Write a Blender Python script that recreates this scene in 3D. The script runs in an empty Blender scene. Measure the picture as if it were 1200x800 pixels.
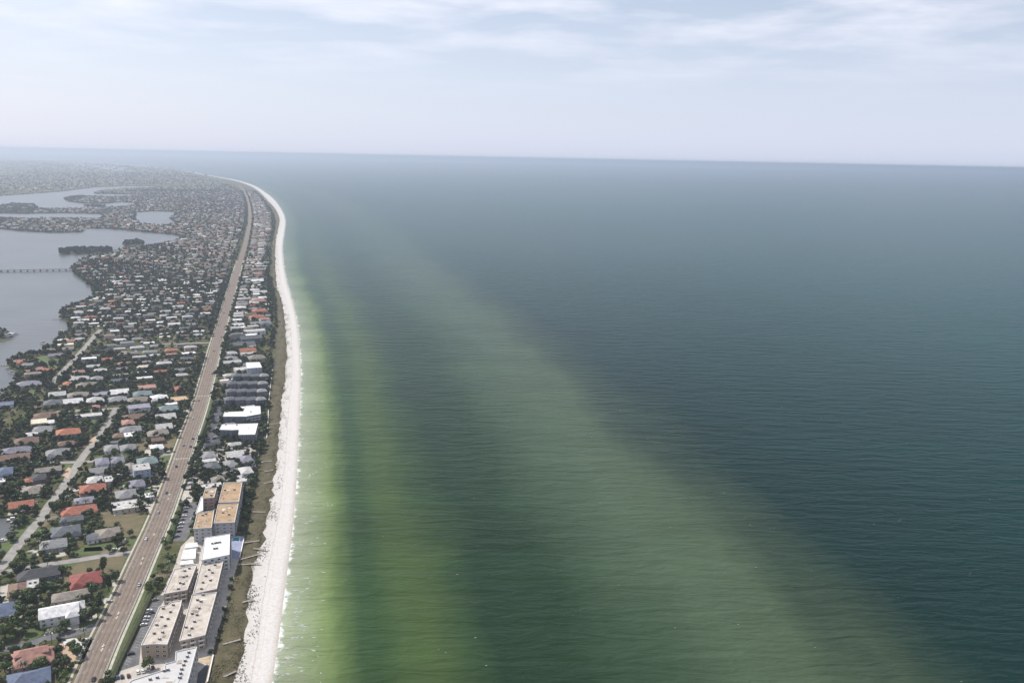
import bpy, bmesh, math, random
import numpy as np
from mathutils import Vector, Matrix
from mathutils.geometry import tessellate_polygon

random.seed(7); rng = np.random.default_rng(7)
sc = bpy.context.scene
COL = sc.collection
R = math.radians

# ------------------------------------------------------------------ camera, sky, sun
CAM_H = 310.0
FPX = 1050.0                       # focal length in photo pixels (photo is 1200 wide)
PITCH = math.atan((400 - 185.0) / FPX)
ROLL = R(1.14)
cam = bpy.data.cameras.new('camera'); camo = bpy.data.objects.new('camera', cam); COL.objects.link(camo)
cam.sensor_width = 36; cam.lens = 36 * FPX / 1200
cam.clip_start = 1; cam.clip_end = 250000
f_ = Vector((0, math.cos(PITCH), -math.sin(PITCH)))
r0, u0 = Vector((1, 0, 0)), Vector((0, math.sin(PITCH), math.cos(PITCH)))
r_ = r0 * math.cos(ROLL) + u0 * math.sin(ROLL)
u_ = u0 * math.cos(ROLL) - r0 * math.sin(ROLL)
camo.matrix_world = Matrix(((r_.x, u_.x, -f_.x, 0), (r_.y, u_.y, -f_.y, 0), (r_.z, u_.z, -f_.z, CAM_H), (0, 0, 0, 1)))
sc.camera = camo

SUN_EL = R(43)
SUN_AZ = math.atan2(-0.85, 0.53)    # from +Y towards +X: ahead and to the left
S = Vector((math.sin(SUN_AZ) * math.cos(SUN_EL), math.cos(SUN_AZ) * math.cos(SUN_EL), math.sin(SUN_EL)))
sl = bpy.data.lights.new('sun', 'SUN'); so = bpy.data.objects.new('sun', sl); COL.objects.link(so)
sl.energy = 4.8; sl.angle = R(0.53); sl.color = (1.0, 0.95, 0.88)
so.rotation_euler = S.to_track_quat('Z', 'Y').to_euler()
so.location = (0, 0, 2000)

w = bpy.data.worlds.new('World'); sc.world = w; w.use_nodes = True
nt = w.node_tree; nt.nodes.clear()
def N(t, k, **kw):
    n = t.nodes.new(k)
    for a, b in kw.items(): setattr(n, a, b)
    return n
sky = N(nt, 'ShaderNodeTexSky', sky_type='NISHITA', sun_disc=False, sun_elevation=SUN_EL, sun_rotation=SUN_AZ,
        altitude=300, air_density=1.0, dust_density=2.2, ozone_density=1.5)
tc = N(nt, 'ShaderNodeTexCoord')
sep = N(nt, 'ShaderNodeSeparateXYZ'); nt.links.new(tc.outputs['Generated'], sep.inputs[0])
def M(t, op, a, b=None, clamp=False):
    n = N(t, 'ShaderNodeMath', operation=op, use_clamp=clamp)
    for i, v in enumerate((a, b)):
        if v is None: continue
        if isinstance(v, (int, float)): n.inputs[i].default_value = v
        else: t.links.new(v, n.inputs[i])
    return n.outputs[0]
zc = M(nt, 'ADD', M(nt, 'MAXIMUM', sep.outputs['Z'], 0.0), 0.06)
cx = M(nt, 'DIVIDE', sep.outputs['X'], zc); cy = M(nt, 'DIVIDE', sep.outputs['Y'], zc)
cmb = N(nt, 'ShaderNodeCombineXYZ'); nt.links.new(cx, cmb.inputs[0]); nt.links.new(cy, cmb.inputs[1])
cn = N(nt, 'ShaderNodeTexNoise'); cn.inputs['Scale'].default_value = 0.85; cn.inputs['Detail'].default_value = 5
cn.inputs['Roughness'].default_value = 0.55; cn.inputs['Distortion'].default_value = 0.15
nt.links.new(cmb.outputs[0], cn.inputs['Vector'])
cr = N(nt, 'ShaderNodeMapRange'); cr.inputs['From Min'].default_value = 0.43; cr.inputs['From Max'].default_value = 0.78
cr.inputs['To Max'].default_value = 0.9
nt.links.new(cn.outputs['Fac'], cr.inputs['Value'])
hz = N(nt, 'ShaderNodeMapRange'); hz.inputs['From Min'].default_value = 0.02; hz.inputs['From Max'].default_value = 0.30
hz.inputs['To Min'].default_value = 0.68; hz.inputs['To Max'].default_value = 0.18
nt.links.new(sep.outputs['Z'], hz.inputs['Value'])
mx0 = N(nt, 'ShaderNodeMix', data_type='RGBA'); nt.links.new(hz.outputs[0], mx0.inputs['Factor'])
nt.links.new(sky.outputs[0], mx0.inputs['A']); mx0.inputs['B'].default_value = (9.0, 9.8, 12.2, 1)
mx = N(nt, 'ShaderNodeMix', data_type='RGBA'); 
ce = N(nt, 'ShaderNodeMapRange', interpolation_type='SMOOTHSTEP'); ce.inputs['From Min'].default_value = 0.05; ce.inputs['From Max'].default_value = 0.17
nt.links.new(sep.outputs['Z'], ce.inputs['Value'])
nt.links.new(M(nt, 'MULTIPLY', cr.outputs[0], ce.outputs[0]), mx.inputs['Factor'])
nt.links.new(mx0.outputs['Result'], mx.inputs['A']); mx.inputs['B'].default_value = (12.2, 11.9, 12.6, 1)
bg = N(nt, 'ShaderNodeBackground'); bg.inputs['Strength'].default_value = 0.090
nt.links.new(mx.outputs['Result'], bg.inputs[0])
wo = N(nt, 'ShaderNodeOutputWorld'); nt.links.new(bg.outputs[0], wo.inputs[0])

sc.view_settings.view_transform = 'Standard'; sc.view_settings.look = 'None'
sc.view_settings.exposure = 0.12; sc.view_settings.gamma = 1; sc.view_settings.use_curve_mapping = False
sc.render.engine = 'CYCLES'
cy_ = sc.cycles
cy_.use_denoising = True; cy_.denoiser = 'OPENIMAGEDENOISE'
cy_.max_bounces = 5; cy_.diffuse_bounces = 2; cy_.glossy_bounces = 2; cy_.transparent_max_bounces = 6; cy_.volume_bounces = 1
cy_.caustics_reflective = False; cy_.caustics_refractive = False

# haze: one closed box of thin air round everything
HAZE_DENSITY = 7.2e-5

# ------------------------------------------------------------------ geometry helpers
def at(px, py, z=0.0):
    """photo pixel -> point of the world on the level z"""
    d = f_ * FPX + r_ * (px - 600) + u_ * (400 - py)
    t = (z - CAM_H) / d.z
    return Vector((d.x * t, d.y * t, z))
def pxof(p):
    v = Vector(p) - Vector((0, 0, CAM_H)); k = v.dot(f_)
    return (600 + FPX * v.dot(r_) / k, 400 - FPX * v.dot(u_) / k)
def mpp(py, px=200):                 # metres per pixel across at that row
    return (at(px + 1, py) - at(px, py)).length

class MB:
    def __init__(s): s.v = []; s.f = []; s.m = []
    def add(s, vs, fs, mi=0):
        o = len(s.v); s.v += [tuple(v) for v in vs]
        s.f += [tuple(i + o for i in q) for q in fs]; s.m += [mi] * len(fs)
        return s
    def box(s, x0, y0, z0, x1, y1, z1, mi=0):
        return s.add([(x0,y0,z0),(x1,y0,z0),(x1,y1,z0),(x0,y1,z0),(x0,y0,z1),(x1,y0,z1),(x1,y1,z1),(x0,y1,z1)],
                     [(0,3,2,1),(4,5,6,7),(0,1,5,4),(1,2,6,5),(2,3,7,6),(3,0,4,7)], mi)
    def tube(s, a, b, ra, rb, n=7, mi=0):
        a, b = Vector(a), Vector(b); d = (b - a).normalized()
        p = d.orthogonal().normalized(); q = d.cross(p)
        vs = [a + (p * math.cos(2*math.pi*i/n) + q * math.sin(2*math.pi*i/n)) * ra for i in range(n)] + \
             [b + (p * math.cos(2*math.pi*i/n) + q * math.sin(2*math.pi*i/n)) * rb for i in range(n)]
        fs = [(i, (i+1) % n, n + (i+1) % n, n + i) for i in range(n)] + [tuple(range(n-1, -1, -1)), tuple(range(n, 2*n))]
        return s.add(vs, fs, mi)
    def prism(s, poly, z0, z1, mi=0, cap=True, mitop=None):
        n = len(poly); vs = [(p[0], p[1], z0) for p in poly] + [(p[0], p[1], z1) for p in poly]
        s.add(vs, [(i, (i+1) % n, n + (i+1) % n, n + i) for i in range(n)], mi)
        if cap:
            fs = []
            for q in tessellate_polygon([[Vector((p[0], p[1], 0)) for p in poly]]):
                a, b, c = (Vector((poly[i][0], poly[i][1], 0)) for i in q)
                fs.append(q if (b - a).cross(c - a).z > 0 else q[::-1])
            s.add([(p[0], p[1], z1) for p in poly], fs, mi if mitop is None else mitop)
        return s
    def mesh(s, name, mats=()):
        me = bpy.data.meshes.new(name); me.from_pydata(s.v, [], s.f)
        for m in mats: me.materials.append(m)
        if any(s.m): me.polygons.foreach_set('material_index', s.m)
        me.update(); return me
    def build(s, name, mats, parent=None, **props):
        if not isinstance(mats, (list, tuple)): mats = [mats]
        o = bpy.data.objects.new(name, s.mesh(name, mats)); COL.objects.link(o)
        if parent: o.parent = parent
        for k, v in props.items(): o[k] = v
        return o

def link(name, me, parent=None, loc=None, rz=None, scale=None):
    o = bpy.data.objects.new(name, me); COL.objects.link(o)
    if parent: o.parent = parent
    if loc is not None: o.location = loc
    if rz is not None: o.rotation_euler = (0, 0, rz)
    if scale is not None: o.scale = scale
    return o
def empty(name, loc, rz=0.0):
    o = bpy.data.objects.new(name, None); COL.objects.link(o); o.location = loc; o.rotation_euler = (0, 0, rz)
    o.empty_display_size = 2; return o
USED = {}
def tag(o, label, cat, group=None):
    label = ' '.join(label.split())
    USED.setdefault(label, []).append(o)
    o['label'] = label; o['category'] = cat
    if group: o['group'] = group
    return o
def mesh_np(name, V, F, mats, mi=None):
    """V (n,3), F (m,k) arrays -> mesh"""
    me = bpy.data.meshes.new(name); k = F.shape[1]
    me.vertices.add(len(V)); me.vertices.foreach_set('co', V.astype(np.float32).ravel())
    me.loops.add(F.size); me.loops.foreach_set('vertex_index', F.astype(np.int32).ravel())
    me.polygons.add(len(F)); me.polygons.foreach_set('loop_start', np.arange(0, F.size, k, dtype=np.int32))
    me.polygons.foreach_set('loop_total', np.full(len(F), k, dtype=np.int32))
    for m in mats: me.materials.append(m)
    if mi is not None: me.polygons.foreach_set('material_index', mi.astype(np.int32))
    me.update(calc_edges=True); me.validate(); return me

# ------------------------------------------------------------------ materials
MATS = {}
def mat(name, col, rough=0.85, var=0.18, scale=0.6, objvar=0.0, spec=0.3, col2=None, bump=0.0, detail=5, hue=None, metallic=0):
    if name in MATS: return MATS[name]
    m = bpy.data.materials.new(name); m.use_nodes = True; t = m.node_tree
    b = t.nodes['Principled BSDF']; b.inputs['Roughness'].default_value = rough
    b.inputs['Specular IOR Level'].default_value = spec; b.inputs['Metallic'].default_value = metallic
    geo = N(t, 'ShaderNodeNewGeometry')
    no = N(t, 'ShaderNodeTexNoise'); no.inputs['Scale'].default_value = scale; no.inputs['Detail'].default_value = detail
    no.inputs['Roughness'].default_value = 0.65
    t.links.new(geo.outputs['Position'], no.inputs['Vector'])
    mr = N(t, 'ShaderNodeMapRange'); mr.inputs['From Min'].default_value = 0.3; mr.inputs['From Max'].default_value = 0.7
    t.links.new(no.outputs['Fac'], mr.inputs['Value'])
    c2 = col2 or tuple(max(0, x * (1 - 2.2 * var)) for x in col)
    c1 = col if col2 else tuple(min(0.9, x * (1 + var * .6)) for x in col)
    mxn = N(t, 'ShaderNodeMix', data_type='RGBA'); t.links.new(mr.outputs[0], mxn.inputs['Factor'])
    mxn.inputs['A'].default_value = (*c2, 1); mxn.inputs['B'].default_value = (*c1, 1)
    out = mxn.outputs['Result']
    if objvar:
        oi = N(t, 'ShaderNodeObjectInfo')
        hs = N(t, 'ShaderNodeHueSaturation')
        t.links.new(M(t, 'ADD', M(t, 'MULTIPLY', oi.outputs['Random'], 2 * objvar), 1 - objvar), hs.inputs['Value'])
        if hue:
            h2 = M(t, 'FRACT', M(t, 'MULTIPLY', oi.outputs['Random'], 17.31))
            t.links.new(M(t, 'ADD', M(t, 'MULTIPLY', h2, hue), 0.5 - hue / 2), hs.inputs['Hue'])
        t.links.new(out, hs.inputs['Color']); out = hs.outputs[0]
    t.links.new(out, b.inputs['Base Color'])
    if bump:
        bp = N(t, 'ShaderNodeBump'); bp.inputs['Strength'].default_value = bump; bp.inputs['Distance'].default_value = 0.3
        t.links.new(no.outputs['Fac'], bp.inputs['Height']); t.links.new(bp.outputs[0], b.inputs['Normal'])
    MATS[name] = m; return m

ROOF = {k: mat('roof_' + k, c, rough=0.8, var=0.2, scale=0.35, objvar=0.10) for k, c in dict(
    white=(.80,.79,.77), pale=(.52,.51,.49), grey=(.27,.27,.27), slate=(.13,.14,.155), dark=(.06,.06,.066), taupe=(.27,.235,.20),
    brown=(.20,.125,.09), terracotta=(.40,.15,.085), coral=(.37,.135,.085), red=(.31,.085,.07), tan=(.50,.35,.21),
    lavender=(.25,.24,.29), blue=(.11,.14,.21), teal=(.19,.25,.25), cream=(.74,.68,.52), pink=(.40,.21,.165), gravel=(.56,.51,.46)).items()}
WALL = {k: mat('wall_' + k, c, rough=0.9, var=0.08, scale=0.5) for k, c in dict(
    white=(.74,.73,.71), cream=(.60,.52,.40), grey=(.40,.40,.41), blue=(.42,.47,.58), tan=(.42,.33,.24), pink=(.52,.36,.30), dark=(.16,.16,.19), brick=(.30,.11,.07)).items()}
m_glass = mat('window_glass', (.03,.035,.045), rough=0.12, var=0.1, spec=0.5)
m_frame = mat('window_frame', (.70,.70,.70), var=0.03)
m_door = mat('door_paint', (.25,.16,.11), var=0.1, objvar=.3)
m_garage = mat('garage_paint', (.66,.65,.62), var=0.05)
m_trim = mat('trim_white', (.72,.71,.69), var=0.05)
m_metal = mat('machine_metal', (.17,.17,.175), rough=0.6, var=0.15)
m_concrete = mat('concrete', (.44,.41,.37), var=0.16, scale=0.25)
m_pave = mat('pavement', (.50,.46,.40), var=0.14, scale=0.2)
m_asphalt = mat('asphalt_dark', (.085,.087,.095), var=0.18, scale=0.2)
m_lot = mat('asphalt_worn', (.15,.15,.155), var=0.22, scale=0.15)
m_street = mat('street_pale', (.31,.295,.27), var=0.16, scale=0.15)
m_paint = mat('road_paint', (.66,.65,.60), var=0.15, scale=1.5)
m_yellow = mat('road_paint_yellow', (.50,.38,.13), var=0.15, scale=1.5)
m_lawn = mat('lawn', (.085,.125,.028), var=0.3, scale=0.12, col2=(.055,.075,.022))
m_dry = mat('dry_grass', (.17,.125,.068), scale=0.10, col2=(.085,.085,.035))
m_soil = mat('bare_soil', (.27,.21,.14), scale=0.2, var=.25)
m_bark = mat('bark', (.10,.075,.055), scale=3)
m_palmbark = mat('palm_bark', (.20,.17,.14), scale=3)
m_leaf = mat('leaf', (.078,.104,.032), rough=0.65, scale=0.35, col2=(.033,.050,.017), objvar=0.45, hue=0.06, spec=.25)
m_leaf2 = mat('leaf_light', (.110,.140,.038), rough=0.65, scale=0.4, col2=(.055,.08,.022), objvar=0.35, hue=0.06, spec=.25)
m_palm = mat('palm_leaf', (.065,.085,.032), rough=0.5, scale=0.5, col2=(.04,.055,.022), objvar=0.35, hue=0.05)
m_mass = mat('far_leaf', (.050,.060,.030), rough=0.8, scale=0.03, col2=(.020,.028,.014))
m_wood = mat('weathered_wood', (.42,.37,.31), var=0.2, scale=1)
m_pool = mat('pool_water', (.03,.26,.30), rough=0.08, var=0.1, spec=.5)
m_tyre = mat('tyre', (.02,.02,.02)); m_lamp = mat('lamp_lens', (.7,.7,.68), rough=.2)
m_gravel = mat('white_gravel', (.66,.64,.60), scale=0.8, var=.2)
m_peach = mat('peach_paving', (.52,.37,.26), scale=0.4, var=.12)
CAR = {k: mat('car_' + k, c, rough=0.28, var=0.02, spec=.5) for k, c in dict(white=(.78,.78,.78), black=(.018,.018,.02), grey=(.20,.20,.21),
       silver=(.48,.49,.50), red=(.28,.025,.03), blue=(.04,.07,.16), maroon=(.12,.018,.03))
       .items()}

# land: parched lawns, greens, soil
m_land = bpy.data.materials.new('land'); m_land.use_nodes = True
t = m_land.node_tree; b = t.nodes['Principled BSDF']; b.inputs['Roughness'].default_value = 0.95; b.inputs['Specular IOR Level'].default_value = .1
geo = N(t, 'ShaderNodeNewGeometry')
def noise(t, vec, scale, detail=4, rough=.55, dist=0):
    n = N(t, 'ShaderNodeTexNoise'); n.inputs['Scale'].default_value = scale; n.inputs['Detail'].default_value = detail
    n.inputs['Roughness'].default_value = rough; n.inputs['Distortion'].default_value = dist
    t.links.new(vec, n.inputs['Vector']); return n.outputs['Fac']
def ramp(t, fac, stops, interp='LINEAR'):
    r = N(t, 'ShaderNodeValToRGB'); r.color_ramp.interpolation = interp
    e = r.color_ramp.elements
    while len(e) < len(stops): e.new(0.5)
    for i, (p, c) in enumerate(stops): e[i].position = p; e[i].color = (*c, 1)
    t.links.new(fac, r.inputs[0]); return r.outputs[0]
n1 = noise(t, geo.outputs['Position'], 0.045, 5, .6)
t.links.new(ramp(t, n1, [(0.30, (.030,.036,.017)), (0.42, (.055,.068,.023)), (0.50, (.075,.085,.032)), (0.57, (.115,.095,.05)), (0.66, (.20,.17,.125)), (0.78, (.28,.25,.20))]), b.inputs['Base Color'])

# sea: colour follows the distance off the shore (bars, troughs, the silty band), wind waves in the normal
def water_mat(name, stops, span, wave, rough, warp=60, deep=None, spec=.5):
    m = bpy.data.materials.new(name); m.use_nodes = True; t = m.node_tree; b = t.nodes['Principled BSDF']
    geo = N(t, 'ShaderNodeNewGeometry'); pos = geo.outputs['Position']
    if stops:
        a = N(t, 'ShaderNodeAttribute', attribute_name='off')
        mp = N(t, 'ShaderNodeMapping'); mp.inputs['Scale'].default_value = (1, .28, 1); t.links.new(pos, mp.inputs['Vector'])
        nz = noise(t, mp.outputs[0], 0.011, 4, .6)
        nz2 = noise(t, mp.outputs[0], 0.10, 3, .6)
        off = a.outputs['Fac']
        k = M(t, 'MINIMUM', M(t, 'MULTIPLY', off, 0.006), 1.0)          # no warp at the waterline
        off = M(t, 'ADD', off, M(t, 'MULTIPLY', M(t, 'MULTIPLY', M(t, 'SUBTRACT', nz, .5), warp * 2), k))
        off = M(t, 'ADD', off, M(t, 'MULTIPLY', M(t, 'SUBTRACT', nz2, .5), 9))
        col = ramp(t, M(t, 'POWER', M(t, 'DIVIDE', M(t, 'MAXIMUM', off, 0.0), span), 0.5), [((o / span) ** .5, c) for o, c in stops])
        # long windrows of slightly different tint
        mp2 = N(t, 'ShaderNodeMapping'); mp2.inputs['Scale'].default_value = (.22, 1, 1); t.links.new(pos, mp2.inputs['Vector'])
        big = noise(t, mp2.outputs[0], 0.012, 5, .6)
        hsv = N(t, 'ShaderNodeHueSaturation'); t.links.new(col, hsv.inputs['Color'])
        t.links.new(M(t, 'ADD', M(t, 'MULTIPLY', big, .8), .6), hsv.inputs['Value'])
        col = hsv.outputs[0]
        sy_ = N(t, 'ShaderNodeSeparateXYZ'); t.links.new(pos, sy_.inputs[0])
        yr = N(t, 'ShaderNodeMapRange', interpolation_type='SMOOTHSTEP'); yr.inputs['From Min'].default_value = 700; yr.inputs['From Max'].default_value = 3800; yr.inputs['To Max'].default_value = .72
        t.links.new(M(t, 'ADD', sy_.outputs['Y'], M(t, 'MULTIPLY', M(t, 'SUBTRACT', nz, .5), 900)), yr.inputs['Value'])
        clr = N(t, 'ShaderNodeMix', data_type='RGBA'); t.links.new(yr.outputs[0], clr.inputs['Factor']); t.links.new(col, clr.inputs['A'])
        clr.inputs['B'].default_value = (.028, .074, .073, 1); col = clr.outputs['Result']      # bars fade to teal with distance: haze put into the water colour
        # swash foam right at the waterline
        fo = noise(t, pos, 0.085, 6, .72)
        fm = M(t, 'SUBTRACT', M(t, 'ADD', M(t, 'MULTIPLY', fo, 26), -8.5), a.outputs['Fac'], clamp=False)
        fm = M(t, 'MULTIPLY', M(t, 'MULTIPLY', fm, .35, clamp=True), .85)
        mp3 = N(t, 'ShaderNodeMapping'); mp3.inputs['Scale'].default_value = (1, .5, 1); t.links.new(pos, mp3.inputs['Vector'])
        st = noise(t, mp3.outputs[0], .11, 6, .72, 1.2)
        sm = N(t, 'ShaderNodeMapRange'); sm.inputs['From Min'].default_value = .62; sm.inputs['From Max'].default_value = .74; t.links.new(st, sm.inputs['Value'])
        near = N(t, 'ShaderNodeMapRange'); near.inputs['From Min'].default_value = 36; near.inputs['From Max'].default_value = 8; t.links.new(a.outputs['Fac'], near.inputs['Value'])
        fm = M(t, 'ADD', fm, M(t, 'MULTIPLY', M(t, 'MULTIPLY', sm.outputs[0], near.outputs[0]), .75), clamp=True)
        mxf = N(t, 'ShaderNodeMix', data_type='RGBA'); t.links.new(fm, mxf.inputs['Factor']); t.links.new(col, mxf.inputs['A'])
        mxf.inputs['B'].default_value = (.78, .80, .78, 1); col = mxf.outputs['Result']
        t.links.new(col, b.inputs['Base Color'])
    else:
        n0 = noise(t, pos, .006, 4)
        t.links.new(ramp(t, n0, [(.35, deep), (.65, tuple(1.35 * x for x in deep))]), b.inputs['Base Color'])
    b.inputs['Roughness'].default_value = rough; b.inputs['IOR'].default_value = 1.33; b.inputs['Specular IOR Level'].default_value = spec
    h = None
    for sx, sy, s, amp, rot in ((.28, 1, .075, 1.0, .06), (.45, 1, .21, .36, -.12), (.8, 1, .7, .10, .3)):
        mp = N(t, 'ShaderNodeMapping'); mp.inputs['Scale'].default_value = (sx, sy, 1); mp.inputs['Rotation'].default_value = (0, 0, rot)
        t.links.new(pos, mp.inputs['Vector'])
        v = M(t, 'MULTIPLY', noise(t, mp.outputs[0], s, 2, .5, .6), amp)
        h = v if h is None else M(t, 'ADD', h, v)
    bp = N(t, 'ShaderNodeBump'); bp.inputs['Strength'].default_value = 1; bp.inputs['Distance'].default_value = wave
    t.links.new(h, bp.inputs['Height']); t.links.new(bp.outputs[0], b.inputs['Normal'])
    return m
m_sea = water_mat('sea_water', [(0, (.38,.40,.33)), (7, (.28,.315,.215)), (20, (.205,.25,.14)), (32, (.145,.20,.075)), (40, (.085,.13,.042)),
    (54, (.030,.062,.021)), (66, (.028,.060,.019)), (82, (.046,.080,.023)), (100, (.047,.078,.022)), (120, (.027,.055,.018)), (150, (.012,.032,.013)), (190, (.014,.036,.014)),
    (235, (.034,.062,.031)), (300, (.056,.088,.048)), (350, (.055,.084,.045)), (390, (.027,.047,.027)), (455, (.003,.021,.016)), (650, (.001,.024,.020)), (1600, (.002,.048,.047)), (3500, (.012,.068,.080))],
    3500, 3.1, .24, spec=.04)
m_bay = water_mat('bay_water', None, 0, .5, .28, deep=(.075, .080, .078))

m_sand = bpy.data.materials.new('sand'); m_sand.use_nodes = True; t = m_sand.node_tree; b = t.nodes['Principled BSDF']
b.inputs['Roughness'].default_value = .95; b.inputs['Specular IOR Level'].default_value = .15
geo = N(t, 'ShaderNodeNewGeometry'); a = N(t, 'ShaderNodeAttribute', attribute_name='across')
w0 = M(t, 'ADD', a.outputs['Fac'], M(t, 'MULTIPLY', M(t, 'SUBTRACT', noise(t, geo.outputs['Position'], .06, 3), .5), .10))
base = ramp(t, w0, [(0, (.54,.51,.46)), (.30, (.60,.575,.54)), (.43, (.62,.595,.56)), (.45, (.50,.46,.42)), (.47, (.62,.59,.56)), (.56, (.645,.615,.585)),
                    (.575, (.58,.53,.49)), (.59, (.645,.615,.585)), (.78, (.65,.62,.59)), (.86, (.58,.54,.49)), (.93, (.47,.42,.37)), (1, (.40,.36,.31))])
nn = noise(t, geo.outputs['Position'], .5, 5, .7)
mxs = N(t, 'ShaderNodeMix', data_type='RGBA', blend_type='MULTIPLY'); mxs.inputs['Factor'].default_value = 1
t.links.new(base, mxs.inputs['A']); t.links.new(ramp(t, nn, [(.3, (.80,.79,.78)), (.6, (1,1,1))]), mxs.inputs['B'])
t.links.new(mxs.outputs['Result'], b.inputs['Base Color'])
m_dune = mat('dune_soil', (.125,.098,.05), scale=.13, col2=(.042,.045,.014), detail=7)
m_dunegrass = mat('dune_grass', (.15,.125,.055), scale=.04, col2=(.07,.06,.028), detail=4)

# boulevard asphalt: pinkish, lanes worn lighter and darker along its length
m_blvd = bpy.data.materials.new('boulevard_asphalt'); m_blvd.use_nodes = True; t = m_blvd.node_tree; b = t.nodes['Principled BSDF']
b.inputs['Roughness'].default_value = .9; b.inputs['Specular IOR Level'].default_value = .2
geo = N(t, 'ShaderNodeNewGeometry'); a = N(t, 'ShaderNodeAttribute', attribute_name='across')
lane = M(t, 'MULTIPLY', a.outputs['Fac'], 31.416)
wv = M(t, 'MULTIPLY', M(t, 'SINE', lane), .5)
nz = noise(t, geo.outputs['Position'], .12, 5, .7)
fac = M(t, 'ADD', M(t, 'MULTIPLY', wv, .35), nz)
t.links.new(ramp(t, fac, [(.2, (.135,.106,.088)), (.5, (.190,.152,.126)), (.85, (.240,.197,.166))]), b.inputs['Base Color'])

# ------------------------------------------------------------------ lines of the coast (photo pixels -> ground)
def line(px): return np.array([at(x, y)[:2] for x, y in px])
FAR = [(250,206.5),(225,201.5),(200,197.5),(160,194),(120,191),(70,187),(-200,180)]
Wp = line([(296,900),(322,800),(335,700),(347,600),(352,500),(354,430),(349.5,380),(343,352),(336,330),(331.5,305),(331,285),(334,268),(335,257),(330,245),(322,234),(312,226),(300,218.3),(288,214),(277,211)] + FAR)
Sp = line([(247,900),(278,800),(286,750),(290,700),(305,640),(316,600),(320,570),(326,520),(328,494),(330,470),(334,450),(336,430),(336,405),(335,380),(331,358),(327,345),(323.5,335),(322.5,310),(322.5,285),(327,265),(328.2,257),(323.8,246),(314.5,236),(307,227.5),(297,219.6),(285.5,214.9),(275,211.8)] + [(x-1.5, y+.35) for x, y in FAR])
Vp = line([(220,900),(243,800),(250,767),(258,733),(268,706),(276,672),(281,654),(286,630),(291,605),(297,576),(303,555),(306,535),(311,515),(313.5,496),(314.5,471),(317.5,444),(320,420),(322,400),(324.5,378),(324,360),(321,345),(319,335),(318.5,310),(319,285),(322,265),(323,257),(318.5,247),(311,237),(304,228.5),(294,220.8),(283,216),(273,212.6)] + [(x-4, y+.9) for x, y in FAR])
Rp = line([(62,900),(104,800),(121,758),(148,702),(168,655),(188,611),(206,561),(219,520),(233.5,480),(244.5,440),(252,410),(260.5,380),(269,350),(277.5,320),(283.5,300),(288,285),(291,270),(293.5,257),(292,240),(289,230),(285,222),(280,217)])
def smooth(P, n=2):
    P = P.copy()
    for _ in range(n):
        Q = [P[0]]
        for a, b in zip(P[:-1], P[1:]): Q += [a*.75 + b*.25, a*.25 + b*.75]
        P = np.array(Q + [P[-1]])
    return P
Wp, Sp, Vp, Rp = smooth(Wp), smooth(Sp), smooth(Vp), smooth(Rp)
def fx(P):
    o = np.argsort(P[:, 1]); return lambda y: np.interp(y, P[o, 1], P[o, 0])
xW0, xS, xV, xR = fx(Wp), fx(Sp), fx(Vp), fx(Rp)
xW = lambda y: xW0(y) - 4.0
LAND_Z = 1.2

def grid(name, rows, xs, zs, mats, attr=None, aname='off', kind='structure', **kw):
    """rows: list of Y, xs: function(Y)->list of X, zs -> list of Z"""
    V = []; A = []; nc = None
    for y in rows:
        X = xs(y); Z = zs(y); nc = len(X)
        for i in range(nc):
            V.append((X[i], y, Z[i]))
        if attr is not None: A += list(attr)
    nr = len(rows); F = []
    for r in range(nr - 1):
        for c in range(nc - 1):
            q = r * nc + c; F.append((q, q+1, q+1+nc, q+nc))
    me = mesh_np(name, np.array(V), np.array(F), mats)
    if attr is not None:
        at_ = me.attributes.new(aname, 'FLOAT', 'POINT'); at_.data.foreach_set('value', np.array(A, dtype=np.float32))
    o = bpy.data.objects.new(name, me); COL.objects.link(o); o['kind'] = kind
    for k, v in kw.items(): o[k] = v
    return o

YMAX = float(Wp[:, 1].max())
rows = list(np.arange(300, 1200, 12)) + list(np.arange(1200, 4000, 40)) + list(np.arange(4000, 14000, 200)) + list(np.arange(14000, 130000, 4000))
rows = [float(y) for y in rows]
def coast(y):
    return float(xW(y)) if y < YMAX else float(xW(YMAX)) - (y - YMAX) * 6
offs = [-14, -6, 0, 3, 6, 10, 15, 20, 26, 33, 40, 50, 60, 72, 85, 100, 120, 145, 175, 210, 260, 320, 390, 460, 560, 700, 900, 1300, 2000, 3500, 7000, 15000, 30000, 120000]
def sea_x(y):
    c = coast(y); k = 1 + max(0, min(1.0, (y - 900) / 2600)) * .35           # the bars lie farther off down the coast
    return [c + o * (1 + (k - 1) * max(0, 1 - o / 1500) if o > 0 else 1) for o in offs]
sea = grid('sea', rows, sea_x, lambda y: [0.0] * len(offs), [m_sea], offs)
bay = grid('bay', rows, lambda y: [-120000 + min(0, coast(y)), -4000 + min(0, coast(y)), coast(y) - 16.0], lambda y: [-.05] * 3, [m_bay])

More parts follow.
